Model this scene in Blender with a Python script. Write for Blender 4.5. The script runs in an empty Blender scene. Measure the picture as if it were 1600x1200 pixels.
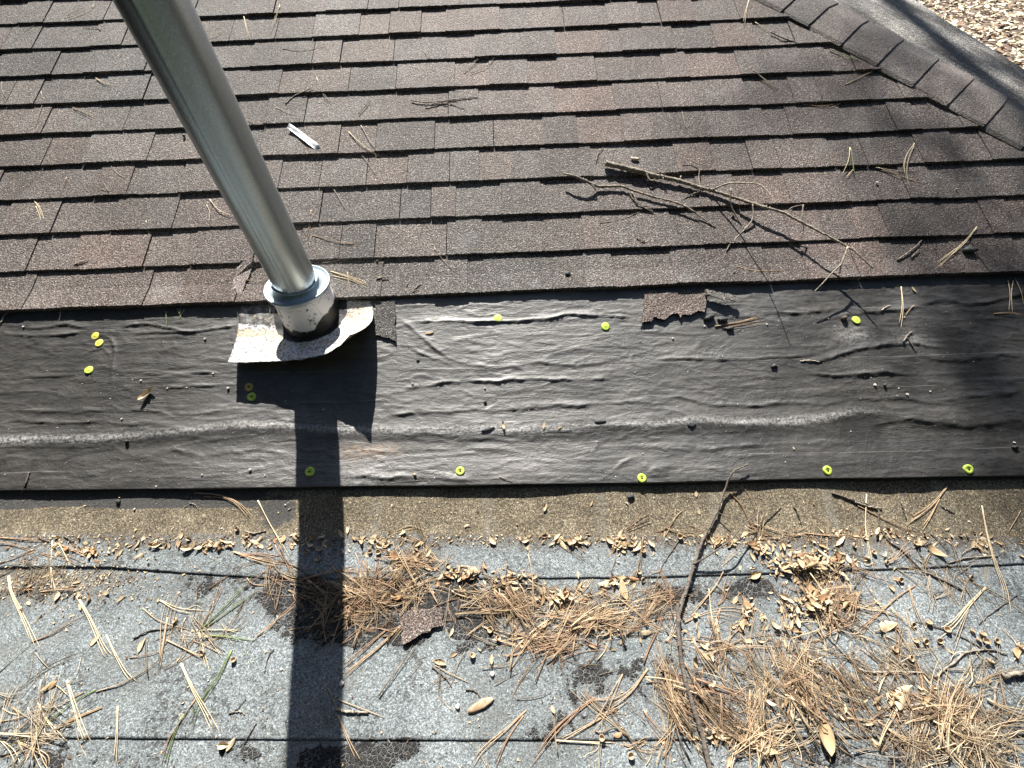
import bpy, math, random
import numpy as np
from mathutils import Vector, Matrix, Quaternion

# ------------------------------------------------------------------ camera, sky, sun, exposure
scene = bpy.context.scene
COL = scene.collection
FPX = 700.0                                    # focal length in pixels of a 1600 px wide frame
PITCH, ROLL, YAW = 0.8986435, -0.0432490, 0.0063851
CAM = np.array([0.0, -0.4279455, 1.1780130])
S = 0.3661730                                  # pitch of the shingled slope
TS, CS, SN = math.tan(S), math.cos(S), math.sin(S)
V0, EXPO = 0.7129765, 0.143                    # first course edge and shingle exposure (m along slope)
AZ, EL = math.radians(9.2), math.radians(44)
LDIR = np.array([math.sin(AZ)*math.cos(EL), -math.cos(AZ)*math.cos(EL), -math.sin(EL)])

cam_d = bpy.data.cameras.new("camera")
cam_o = bpy.data.objects.new("camera", cam_d)
COL.objects.link(cam_o)
rot = Matrix.Rotation(YAW, 3, 'Z') @ Matrix.Rotation(math.pi/2-PITCH, 3, 'X') @ Matrix.Rotation(ROLL, 3, 'Z')
cam_o.matrix_world = Matrix.Translation(Vector(CAM.tolist())) @ rot.to_4x4()
cam_d.sensor_fit = 'HORIZONTAL'
cam_d.sensor_width = 36.0
cam_d.lens = FPX/1600.0*36.0
cam_d.clip_start = 0.02
cam_d.clip_end = 800
scene.camera = cam_o
MR = np.array([list(r) for r in rot])

world = bpy.data.worlds.new("World")
scene.world = world
world.use_nodes = True
wn, wl = world.node_tree.nodes, world.node_tree.links
sky = wn.new('ShaderNodeTexSky')
sky.sky_type = 'NISHITA'
sky.sun_disc = False
sky.sun_elevation = EL
sky.sun_rotation = -AZ
wn['Background'].inputs[1].default_value = 0.05
wl.new(sky.outputs[0], wn['Background'].inputs[0])

sun_d = bpy.data.lights.new("sun", 'SUN')
sun_d.energy = 5.0
sun_d.angle = math.radians(0.5)
sun_d.color = (1.0, 0.955, 0.88)
sun_o = bpy.data.objects.new("sun", sun_d)
COL.objects.link(sun_o)
sun_o.rotation_euler = Vector(LDIR.tolist()).to_track_quat('-Z', 'Y').to_euler()
sun_o.location = (-2, 6, 6)

scene.view_settings.view_transform = 'Standard'
scene.view_settings.look = 'None'
scene.view_settings.exposure = 1.45
scene.view_settings.gamma = 1.0

# ------------------------------------------------------------------ helpers
RNG = np.random.RandomState(7)
R = random.Random(11)

def tag(o, label=None, cat=None, group=None, kind=None):
    if label: o['label'] = label
    if cat: o['category'] = cat
    if group: o['group'] = group
    if kind: o['kind'] = kind
    return o

def empty(name, loc=(0, 0, 0)):
    o = bpy.data.objects.new(name, None)
    o.location = loc
    o.empty_display_size = 0.05
    COL.objects.link(o)
    return o

def mesh_obj(name, verts, faces, mat, parent=None, smooth=True, cols=None):
    me = bpy.data.meshes.new(name)
    me.from_pydata([tuple(map(float, v)) for v in verts], [], [tuple(map(int, f)) for f in faces])
    if smooth:
        me.polygons.foreach_set('use_smooth', [True]*len(me.polygons))
    if cols is not None:
        a = me.color_attributes.new('tint', 'FLOAT_COLOR', 'POINT')
        c = np.ones((len(verts), 4)); c[:, :3] = cols
        a.data.foreach_set('color', c.ravel())
    me.materials.append(mat)
    me.update()
    o = bpy.data.objects.new(name, me)
    COL.objects.link(o)
    if parent is not None:
        o.parent = parent
        o.location = (-parent.location[0], -parent.location[1], -parent.location[2]) if False else (0, 0, 0)
    return o

class MB:
    """collects vertices and faces of one mesh"""
    def __init__(s): s.v, s.f, s.c, s.n = [], [], [], 0
    def add(s, v, f, col=None):
        v = np.asarray(v, float)
        s.v.append(v); s.f.extend([tuple(i+s.n for i in q) for q in f]); s.n += len(v)
        s.c.append(np.tile(col if col is not None else (1, 1, 1), (len(v), 1)) if col is None or np.ndim(col) == 1 else col)
    def build(s, name, mat, parent=None, smooth=True, cols=False, origin=None):
        v = np.concatenate(s.v)
        if origin is not None: v = v-np.asarray(origin)
        o = mesh_obj(name, v, s.f, mat, parent, smooth, np.concatenate(s.c) if cols else None)
        if origin is not None and parent is None: o.location = tuple(float(a) for a in origin)
        return o

def vnoise(x, y, seed=0):
    xi, yi = np.floor(x).astype(np.int64), np.floor(y).astype(np.int64)
    xf, yf = x-xi, y-yi
    def h(a, b):
        n = (a*374761393+b*668265263+seed*982451653) & 0xffffffff
        n = ((n ^ (n >> 13))*1274126177) & 0xffffffff
        return ((n ^ (n >> 16)) & 0xffff)/65535.0
    u, w = xf*xf*(3-2*xf), yf*yf*(3-2*yf)
    return (h(xi, yi)*(1-u)+h(xi+1, yi)*u)*(1-w)+(h(xi, yi+1)*(1-u)+h(xi+1, yi+1)*u)*w

def fbm(x, y, seed=0, oc=4):
    x, y = np.asarray(x, float), np.asarray(y, float)
    r, a, t = 0, 1.0, 0
    for i in range(oc):
        r = r+a*vnoise(x*2**i+17.3*i, y*2**i+5.1*i, seed+i); t += a; a *= 0.5
    return r/t

def sstep(a, b, x):
    t = np.clip((np.asarray(x, float)-a)/(b-a), 0, 1)
    return t*t*(3-2*t)

# ------------------------------------------------------------------ where a ray of the lens meets the roof
def ray(px, py):
    return MR @ np.array([(px-800)/FPX, -(py-600)/FPX, -1.0])

def on_steep(px, py, h=0.0):
    r = ray(px, py); n = np.array([0, -SN, CS])
    return CAM+r*((h-n@CAM)/(n@r))

def lift(img, sh):
    """the point that shows at img and throws its shadow at sh on the steep slope"""
    Q, r = on_steep(*sh), ray(*img)
    ab = np.linalg.lstsq(np.stack([r, LDIR], 1), Q-CAM, rcond=None)[0]
    return CAM+ab[0]*r

def base_z(x, y):
    """smooth substrate: steep slope running out into the low slope"""
    x, y = np.asarray(x, float), np.asarray(y, float)
    yp = y+0.0365*x
    zs = y*TS
    zl = -0.014*x+0.0875*yp
    k = 0.012
    return k*np.logaddexp(zs/k, zl/k)

# seams of the low roof: polylines y'(x)
def low_hit(px, py):
    r = ray(px, py); t = 1.0
    for _ in range(30):
        P = CAM+r*t
        t += (P[2]-float(base_z(P[0], P[1])))/(-r[2])*0.9
    return CAM+r*t
SEAM1 = np.array([low_hit(*q)[:2] for q in [(-300, 884), (0, 888), (100, 886), (170, 887), (250, 893), (420, 904), (600, 906), (1000, 903), (1250, 895), (1600, 882), (1900, 874)]])
SEAM2 = np.array([low_hit(*q)[:2] for q in [(-300, 1150), (0, 1153), (300, 1155), (600, 1157), (1000, 1157), (1600, 1150), (1900, 1148)]])
FELT = np.array([on_steep(*q)[:2] for q in [(-300, 771), (0, 768), (300, 765), (450, 763), (600, 761), (800, 759), (1000, 756), (1200, 751), (1400, 748), (1600, 745), (1900, 741)]])
def poly_y(P, x):
    x = np.asarray(x, float)
    y = np.interp(x, P[:, 0], P[:, 1])
    y = np.where(x < P[0, 0], P[0, 1]+(x-P[0, 0])*-0.03, y)
    return np.where(x > P[-1, 0], P[-1, 1]+(x-P[-1, 0])*-0.04, y)

def sheet_h(x, y):
    """height of the low roof's sheets above the substrate"""
    x, y = np.asarray(x, float), np.asarray(y, float)
    s1, s2 = poly_y(SEAM1, x), poly_y(SEAM2, x)
    lift1 = 0.0022*np.exp(-((x+1.15)/0.25)**2)
    a = 0.0034+lift1*sstep(0.05, 0, y-s1)+0.0006*sstep(0.12, 0.0, y-s1)
    b = 0.0012+0.0011*sstep(0.3, 0.0, y-s2)
    c = 0.0004+0*x
    return np.where(y > s1, a, np.where(y > s2, b, c))

# felt wrinkles: (pixel polyline, height, width)
WR = [([(0, 520), (40, 524), (70, 527), (100, 524), (130, 519), (150, 524), (190, 526)], .0035, .006),
      ([(0, 508), (60, 514), (110, 508), (150, 518), (200, 524)], .003, .009),
      ([(185, 512), (230, 508), (300, 520), (340, 513), (375, 507)], .0035, .006),
      ([(200, 522), (260, 521), (330, 516), (372, 508)], .003, .005),
      ([(150, 520), (172, 530), (181, 545), (180, 560), (177, 590), (172, 612)], .0035, .005),
      ([(120, 566), (140, 552), (160, 545), (172, 555), (175, 575)], .002, .006),
      ([(210, 588), (250, 586), (300, 584), (380, 581)], .0025, .005),
      ([(250, 606), (300, 604), (330, 604), (380, 600)], .0035, .004),
      ([(0, 660), (60, 659), (110, 662), (160, 660), (230, 665)], .0035, .007),
      ([(-80, 600), (0, 592), (80, 590), (130, 584)], .002, .010),
      ([(0, 640), (120, 646), (200, 640), (300, 648), (380, 640)], .002, .010),
      ([(625, 606), (660, 603), (700, 598), (750, 597), (800, 595), (870, 592), (960, 592)], .004, .005),
      ([(640, 504), (680, 503), (740, 504), (810, 503), (850, 499), (880, 493), (930, 494), (960, 497), (1003, 497)], .0045, .006),
      ([(930, 492), (970, 489), (1003, 493)], .003, .005),
      ([(622, 500), (645, 512), (663, 530), (680, 548), (700, 562), (730, 572), (780, 575)], .0045, .008),
      ([(640, 540), (655, 552), (680, 563), (712, 575)], .004, .005),
      ([(600, 576), (640, 577), (700, 580), (760, 578), (850, 568), (900, 570), (960, 564)], .0025, .009),
      ([(720, 530), (760, 540), (790, 536), (830, 548)], .0015, .007),
      ([(600, 648), (680, 645), (740, 640), (800, 642), (870, 634), (920, 636)], .003, .010),
      ([(890, 640), (920, 632), (980, 628), (1020, 632), (1060, 622)], .003, .007),
      ([(1000, 627), (1060, 622), (1110, 633), (1160, 634), (1230, 630), (1290, 634), (1325, 624)], .003, .008),
      ([(1020, 565), (1060, 562), (1120, 564), (1180, 562), (1230, 558), (1280, 552)], .003, .008),
      ([(1260, 568), (1300, 560), (1330, 548), (1370, 540), (1420, 538), (1480, 545)], .004, .010),
      ([(1200, 490), (1250, 490), (1290, 488), (1310, 482)], .003, .007),
      ([(1290, 500), (1340, 492), (1390, 487), (1420, 481), (1470, 470), (1500, 476), (1540, 474), (1600, 460), (1700, 452)], .004, .010),
      ([(1250, 586), (1300, 588), (1350, 586), (1380, 583), (1430, 586)], .0045, .006),
      ([(1320, 600), (1340, 588), (1370, 580), (1400, 578)], .003, .008),
      ([(1330, 625), (1400, 622), (1450, 630), (1520, 620), (1600, 612)], .003, .010),
      ([(1000, 715), (985, 717), (970, 724), (955, 735)], .005, .007),
      ([(1010, 700), (1070, 705), (1120, 702), (1200, 694)], .003, .009),
      ([(540, 750), (570, 745), (610, 748), (680, 747), (740, 750)], .004, .012),
      ([(700, 690), (760, 685), (800, 690), (870, 684)], .002, .010),
      ([(540, 700), (600, 708), (680, 704), (740, 700), (820, 708)], .002, .012),
      ([(880, 545), (930, 540), (980, 545), (1040, 540)], .0015, .010),
      ([(250, 700), (320, 712), (400, 704), (460, 712)], .002, .010),
      ([(1100, 500), (1180, 498), (1240, 505)], .002, .008),
      ([(1440, 560), (1500, 566), (1560, 555), (1620, 560)], .0025, .010),
      ([(1350, 665), (1420, 655), (1500, 668), (1600, 655)], .003, .012)]
HUMP = [(-200, 700), (0, 691), (60, 686), (130, 687), (200, 683), (300, 673), (370, 664), (450, 668), (540, 672), (620, 674), (700, 673), (760, 670), (830, 672), (900, 668), (960, 664), (1020, 664), (1090, 656), (1150, 660), (1230, 660), (1290, 654), (1345, 640), (1420, 655), (1500, 662), (1600, 655), (1800, 650)]
def uv_of(pts):
    return np.array([[P[0], P[1]/CS] for P in (on_steep(*q) for q in pts)])
WRU = [(uv_of(p), a, w) for p, a, w in WR]
HUMPU = uv_of(HUMP)

def seg_dist(U, V, P):
    """distance to a polyline and the signed side"""
    best = np.full(U.shape, 1e9); side = np.zeros(U.shape)
    for (a, b), (c, d) in zip(P[:-1], P[1:]):
        dx, dy = c-a, d-b
        L2 = dx*dx+dy*dy
        t = np.clip(((U-a)*dx+(V-b)*dy)/L2, 0, 1)
        ex, ey = U-(a+t*dx), V-(b+t*dy)
        q = ex*ex+ey*ey
        m = q < best
        best = np.where(m, q, best)
        side = np.where(m, np.sign(dx*ey-dy*ex), side)
    return np.sqrt(best), side

def felt_h(U, V):
    U, V = np.asarray(U, float), np.asarray(V, float)
    h = 0.004+0.0013*(fbm(U*4, V*22, 3)-0.5)*2+0.0009*(fbm(U*10, V*60, 9)-0.5)*2
    rd = 1-np.abs(fbm(U*3.1+2*fbm(U*2, V*4, 5), V*17, 21, 3)*2-1)
    h = h+0.0007*(np.clip(rd-0.84, 0, 1)/0.16)**1.6
    rd = 1-np.abs(fbm(U*6.3+1.5*fbm(U*3, V*5, 6)+V*6, V*30, 31, 3)*2-1)
    h = h+0.0013*(np.clip(rd-0.84, 0, 1)/0.16)**1.5
    h = h+0.0005*fbm(U*110, V*110, 77, 2)+0.0016*(fbm(U*9, V*13, 78, 4)-0.5)*fbm(U*2, V*3, 79, 2)*2
    for P, a, w in WRU:
        x0, x1, y0, y1 = P[:, 0].min()-.06, P[:, 0].max()+.06, P[:, 1].min()-.06, P[:, 1].max()+.06
        m = (U > x0) & (U < x1) & (V > y0) & (V < y1)
        if not m.any(): continue
        wu = U[m]+0.012*(fbm(U[m]*14, V[m]*14, 43, 3)-0.5); wv = V[m]+0.014*(fbm(U[m]*16, V[m]*10, 44, 3)-0.5)
        d, sd = seg_dist(wu, wv, P)
        jit = np.clip(1.5*fbm(U[m]*22, V[m]*14, 4, 3)-0.1, 0.15, 1.1)
        e0 = np.minimum(np.hypot(U[m]-P[0, 0], V[m]-P[0, 1]), np.hypot(U[m]-P[-1, 0], V[m]-P[-1, 1]))
        fade = sstep(0, 0.05, e0)*0.85+0.15
        ww = np.where(sd < 0, w*0.5, w*1.3)
        add = 1.25*a*jit*fade*(0.5*np.exp(-(d/ww)**2)+0.6*np.exp(-d/(0.45*ww)))
        if h.ndim == 0: h = h+float(add[0])
        else: h[m] += add
    d, sd = seg_dist(U, V, HUMPU)
    h = h+0.0050*np.exp(-(d/np.where(sd < 0, 0.020, 0.04))**2)
    return h

def shingle_h(x, v):
    k = np.clip((v-V0)/EXPO, 0, 1e9)
    fr = k-np.floor(k)
    return 0.0138-0.0096*fr

FGRID = {}
def felt_h1(x, v):
    if FGRID and -2.29 < x < 2.3:
        i = (x+2.3)/0.0042; i0 = int(i); y0 = FGRID['y0'][i0]
        t = (v-y0)/(V0+0.05-y0)*(FGRID['n']-1); t = min(max(t, 0), FGRID['n']-1.001); j0 = int(t)
        return float(FGRID['h'][j0, i0]*(1-(t-j0))+FGRID['h'][j0+1, i0]*(t-j0))
    return float(felt_h(np.array([x]), np.array([v]))[0])

def surf_z(x, y):
    """height of whatever surface lies at x, y"""
    v = y/CS
    if v > V0: return float(y*TS+shingle_h(x, v)/CS)
    if y > float(poly_y(FELT, x)): return float(y*TS+felt_h1(x, v)/CS)
    return float(base_z(x, y)+sheet_h(x, y))

def at(px, py, h=0.0):
    """point h above the roof surface that the lens sees at this pixel"""
    r = ray(px, py)
    P = on_steep(px, py) if py < 835 else low_hit(px, py)
    t = (P-CAM)@r/(r@r)
    for _ in range(12):
        P = CAM+r*t
        t += (P[2]-(surf_z(P[0], P[1])+h))/(-r[2]+0.35*abs(r[1]))*0.8
    return CAM+r*t

def normal_at(x, y):
    yp = y+0.0365*x
    n = np.array([0, -SN, CS]) if yp > 0.02 else (np.array([0.0, -0.087, 0.996]) if yp < -0.03 else np.array([0, -0.22, 0.975]))
    return n/np.linalg.norm(n)

# ------------------------------------------------------------------ materials
def newmat(name):
    m = bpy.data.materials.new(name); m.use_nodes = True
    nt = m.node_tree
    return m, nt, nt.nodes['Principled BSDF']

class NT:
    """small node-writing helper"""
    def __init__(s, name, rough=0.8, spec=0.5, metal=0.0):
        s.m, s.nt, s.b = newmat(name)
        s.b.inputs['Roughness'].default_value = rough
        s.b.inputs['Specular IOR Level'].default_value = spec
        s.b.inputs['Metallic'].default_value = metal
        tc = s.nt.nodes.new('ShaderNodeTexCoord'); s.co = tc.outputs['Object']
    def n(s, t): return s.nt.nodes.new(t)
    def l(s, a, b): s.nt.links.new(a, b)
    def mapping(s, scale=(1, 1, 1), loc=(0, 0, 0), co=None):
        k = s.n('ShaderNodeMapping'); k.inputs['Scale'].default_value = scale; k.inputs['Location'].default_value = loc
        s.l(co or s.co, k.inputs['Vector']); return k.outputs[0]
    def noise(s, scale, detail=3, rough=0.55, co=None, dist=0.0):
        k = s.n('ShaderNodeTexNoise'); k.inputs['Scale'].default_value = scale; k.inputs['Detail'].default_value = detail
        k.inputs['Roughness'].default_value = rough; k.inputs['Distortion'].default_value = dist
        s.l(co or s.co, k.inputs['Vector']); return k.outputs['Fac']
    def vor(s, scale, feature='F1', co=None, out='Distance', rnd=1.0):
        k = s.n('ShaderNodeTexVoronoi'); k.feature = feature; k.inputs['Scale'].default_value = scale
        k.inputs['Randomness'].default_value = rnd
        s.l(co or s.co, k.inputs['Vector']); return k.outputs[out]
    def ramp(s, fac, stops, interp='LINEAR'):
        k = s.n('ShaderNodeValToRGB'); k.color_ramp.interpolation = interp
        el = k.color_ramp.elements
        while len(el) < len(stops): el.new(0.5)
        for e, (p, c) in zip(el, stops):
            e.position = p
            e.color = (c, c, c, 1) if not hasattr(c, '__len__') else (c[0], c[1], c[2], 1)
        s.l(fac, k.inputs[0]); return k.outputs[0]
    def mix(s, fac, a, b, mode='MIX'):
        k = s.n('ShaderNodeMix'); k.data_type = 'RGBA'; k.blend_type = mode
        for sock, val in ((k.inputs[0], fac), (k.inputs[6], a), (k.inputs[7], b)):
            if hasattr(val, 'links'): s.l(val, sock)
            elif hasattr(val, '__len__'): sock.default_value = (val[0], val[1], val[2], 1)
            else: sock.default_value = val if sock == k.inputs[0] else (val, val, val, 1)
        return k.outputs[2]
    def math(s, op, a, b=0.5, clamp=False):
        k = s.n('ShaderNodeMath'); k.operation = op; k.use_clamp = clamp
        for i, val in enumerate((a, b)):
            if hasattr(val, 'links'): s.l(val, k.inputs[i])
            else: k.inputs[i].default_value = val
        return k.outputs[0]
    def mr(s, v, a, b, c=0.0, d=1.0):
        k = s.n('ShaderNodeMapRange'); k.inputs[1].default_value = a; k.inputs[2].default_value = b
        k.inputs[3].default_value = c; k.inputs[4].default_value = d; k.interpolation_type = 'SMOOTHSTEP'
        s.l(v, k.inputs[0]); return k.outputs[0]
    def sep(s, co=None):
        k = s.n('ShaderNodeSeparateXYZ'); s.l(co or s.co, k.inputs[0]); return k.outputs
    def attr(s, name='tint'):
        k = s.n('ShaderNodeAttribute'); k.attribute_name = name; return k.outputs['Color']
    def color(s, c):
        if hasattr(c, 'links'): s.l(c, s.b.inputs['Base Color'])
        else: s.b.inputs['Base Color'].default_value = (c[0], c[1], c[2], 1)
    def bump(s, h, strength=1.0, dist=0.001, prev=None):
        k = s.n('ShaderNodeBump'); k.inputs['Strength'].default_value = strength; k.inputs['Distance'].default_value = dist
        s.l(h, k.inputs['Height'])
        if prev is not None: s.l(prev, k.inputs['Normal'])
        s.l(k.outputs[0], s.b.inputs['Normal']); return k.outputs[0]

def granule_mat(name, tint_attr=True, base=(0.16, 0.14, 0.135), speck=0.5, rough=0.72, seed=0.0, contrast=1.0):
    t = NT(name, rough=rough, spec=0.35)
    col = t.attr() if tint_attr else base
    co = t.mapping(loc=(seed, seed*2, 0))
    g1 = t.vor(430, co=co, out='Color')
    g1s = t.sep(g1)[0]
    g2 = t.noise(210, 2, 0.6, co=co)
    lo, hi = 1-0.80*contrast, 1+1.35*contrast
    c1 = t.ramp(g1s, [(0, lo), (0.45, 0.85), (0.8, 1.15), (1.0, hi)])
    c = t.mix(1.0, col, c1, 'MULTIPLY')
    c2 = t.ramp(g2, [(0.32, 0.50), (0.52, 1.05), (0.70, 1.75)])
    c = t.mix(1.0, c, c2, 'MULTIPLY')
    # pale and rusty single granules
    gb = t.sep(g1)[1]
    pale = t.ramp(gb, [(0.90, 0.0), (0.93, speck)], 'LINEAR')
    c = t.mix(pale, c, (0.62, 0.58, 0.52))
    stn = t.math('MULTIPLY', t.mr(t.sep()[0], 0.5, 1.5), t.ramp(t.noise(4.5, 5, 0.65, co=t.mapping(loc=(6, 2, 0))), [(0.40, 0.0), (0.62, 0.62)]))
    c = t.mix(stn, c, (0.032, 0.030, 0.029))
    # broad weathering: grey lichen bloom and darker algae patches
    w = t.noise(2.3, 5, 0.62, co=co)
    c = t.mix(1.0, c, t.ramp(w, [(0.32, 0.66), (0.55, 1.0), (0.72, 1.18)]), 'MULTIPLY')
    bl = t.ramp(t.noise(9, 5, 0.7, co=co), [(0.56, 0.0), (0.72, 0.40)])
    c = t.mix(bl, c, (0.20, 0.20, 0.20))
    t.color(c)
    h = t.math('ADD', t.math('MULTIPLY', g1s, 0.6), g2)
    t.bump(h, 1.0, 0.0050)
    return t.m

M_SHINGLE = granule_mat('asphalt_shingle')
M_HIP = granule_mat('hip_shingle', tint_attr=True, seed=3.0, contrast=0.7, speck=0.35)

def felt_mat():
    t = NT('roofing_felt', rough=0.6, spec=1.0)
    t.b.inputs['IOR'].default_value = 1.62
    x, y, z = t.sep()[:3]
    n1 = t.noise(7, 6, 0.65)
    st = t.mapping(scale=(1.0, 3.5, 3.5))
    n2 = t.noise(11, 5, 0.6, co=st)
    fine = t.noise(420, 2, 0.6)
    c = t.ramp(n1, [(0.30, (0.012, 0.0115, 0.011)), (0.52, (0.031, 0.029, 0.027)), (0.72, (0.064, 0.060, 0.054))])
    c = t.mix(1.0, c, t.ramp(n2, [(0.3, 0.75), (0.6, 1.05), (0.8, 1.35)]), 'MULTIPLY')
    c = t.mix(1.0, c, t.ramp(fine, [(0.3, 0.62), (0.7, 1.42)]), 'MULTIPLY')
    mott = t.noise(48, 5, 0.7)
    c = t.mix(1.0, c, t.ramp(mott, [(0.3, 0.70), (0.6, 1.05), (0.8, 1.5)]), 'MULTIPLY')
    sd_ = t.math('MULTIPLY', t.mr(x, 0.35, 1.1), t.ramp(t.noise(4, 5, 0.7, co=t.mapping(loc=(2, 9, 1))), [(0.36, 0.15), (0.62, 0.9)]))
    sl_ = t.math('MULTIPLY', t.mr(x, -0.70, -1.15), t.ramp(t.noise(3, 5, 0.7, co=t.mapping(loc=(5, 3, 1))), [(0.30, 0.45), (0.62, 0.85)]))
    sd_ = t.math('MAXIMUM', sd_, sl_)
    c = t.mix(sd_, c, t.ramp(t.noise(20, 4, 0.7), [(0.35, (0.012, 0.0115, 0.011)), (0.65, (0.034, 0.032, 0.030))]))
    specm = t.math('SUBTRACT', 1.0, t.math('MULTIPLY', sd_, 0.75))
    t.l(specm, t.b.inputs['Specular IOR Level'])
    # printed guide lines (thin, pale)
    wob = t.math('MULTIPLY', t.noise(1.5, 2), 0.02)
    yy = t.math('ADD', t.math('ADD', y, t.math('MULTIPLY', x, 0.012)), wob)
    for y0 in (0.586, 0.438, 0.352, 0.178):
        d = t.math('ABSOLUTE', t.math('SUBTRACT', yy, y0+0.01))
        ln = t.mr(d, 0.0007, 0.0016, 1.0, 0.0)
        brk = t.ramp(t.noise(9, 3), [(0.42, 0.0), (0.6, 0.28)])
        c = t.mix(t.math('MULTIPLY', ln, brk), c, (0.30, 0.29, 0.27))
    dust = t.math('MULTIPLY', t.ramp(t.noise(5, 6, 0.75, co=t.mapping(scale=(0.7, 2.0, 2.0), loc=(4, 0, 2))), [(0.50, 0.0), (0.72, 0.55)]), t.ramp(t.noise(150, 3, 0.7), [(0.35, 0.2), (0.65, 1.0)]))
    c = t.mix(dust, c, (0.135, 0.125, 0.110))
    # worn pale crest
    wear = t.attr()
    ws = t.sep(wear)
    sp = t.ramp(t.noise(120, 5, 0.8), [(0.44, 0.0), (0.56, 1.0)])
    k = t.math('MULTIPLY', ws[0], t.math('ADD', t.math('MULTIPLY', sp, 0.85), 0.15), True)
    c = t.mix(k, c, (0.46, 0.45, 0.44))
    # rust-brown dust stain
    c = t.mix(t.math('MULTIPLY', ws[1], t.ramp(t.noise(40, 4, 0.7), [(0.35, 0.0), (0.6, 0.8)])), c, (0.30, 0.185, 0.10))
    # grit specks
    sk = t.ramp(t.vor(170), [(0.05, 1.0), (0.11, 0.0)])
    sk = t.math('MULTIPLY', sk, t.ramp(t.noise(14, 4, 0.7), [(0.5, 0.0), (0.62, 0.9)]))
    c = t.mix(sk, c, (0.42, 0.40, 0.36))
    dk = t.ramp(t.vor(95, co=t.mapping(loc=(3, 1, 0))), [(0.05, 1.0), (0.09, 0.0)])
    dk = t.math('MULTIPLY', dk, t.ramp(t.noise(10, 4, 0.7, co=t.mapping(loc=(5, 1, 0))), [(0.52, 0.0), (0.62, 0.9)]))
    c = t.mix(dk, c, (0.012, 0.011, 0.011))
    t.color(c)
    rg = t.ramp(t.noise(6, 6, 0.75, co=t.mapping(loc=(1, 4, 4))), [(0.3, 0.50), (0.7, 0.74)])
    t.l(rg, t.b.inputs['Roughness'])
    cr = t.noise(15, 5, 0.6, co=t.mapping(scale=(0.45, 2.2, 2.2)), dist=0.8)
    cr = t.math('POWER', t.math('SUBTRACT', 1.0, t.math('MULTIPLY', t.math('ABSOLUTE', t.math('SUBTRACT', cr, 0.5)), 9.0), True), 2.0)
    cr2 = t.noise(9, 5, 0.65, co=t.mapping(scale=(1.3, 0.9, 0.9), loc=(3, 3, 3)), dist=1.2)
    cr2 = t.math('POWER', t.math('SUBTRACT', 1.0, t.math('MULTIPLY', t.math('ABSOLUTE', t.math('SUBTRACT', cr2, 0.5)), 22.0), True), 2.0)
    crs = t.math('ADD', t.math('MULTIPLY', cr, t.ramp(t.noise(3, 3), [(0.40, 0.1), (0.6, 1.0)])), t.math('MULTIPLY', cr2, t.ramp(t.noise(4, 3, co=t.mapping(loc=(7, 0, 0))), [(0.48, 0.0), (0.62, 0.8)])))
    b0_ = t.bump(crs, 0.28, 0.0020)
    b = t.bump(t.noise(330, 3, 0.7), 0.45, 0.0014, prev=b0_)
    t.bump(t.noise(55, 4, 0.6, co=t.mapping(scale=(1, 1.8, 1.8))), 0.5, 0.003, prev=b)
    return t.m
M_FELT = felt_mat()

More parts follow.
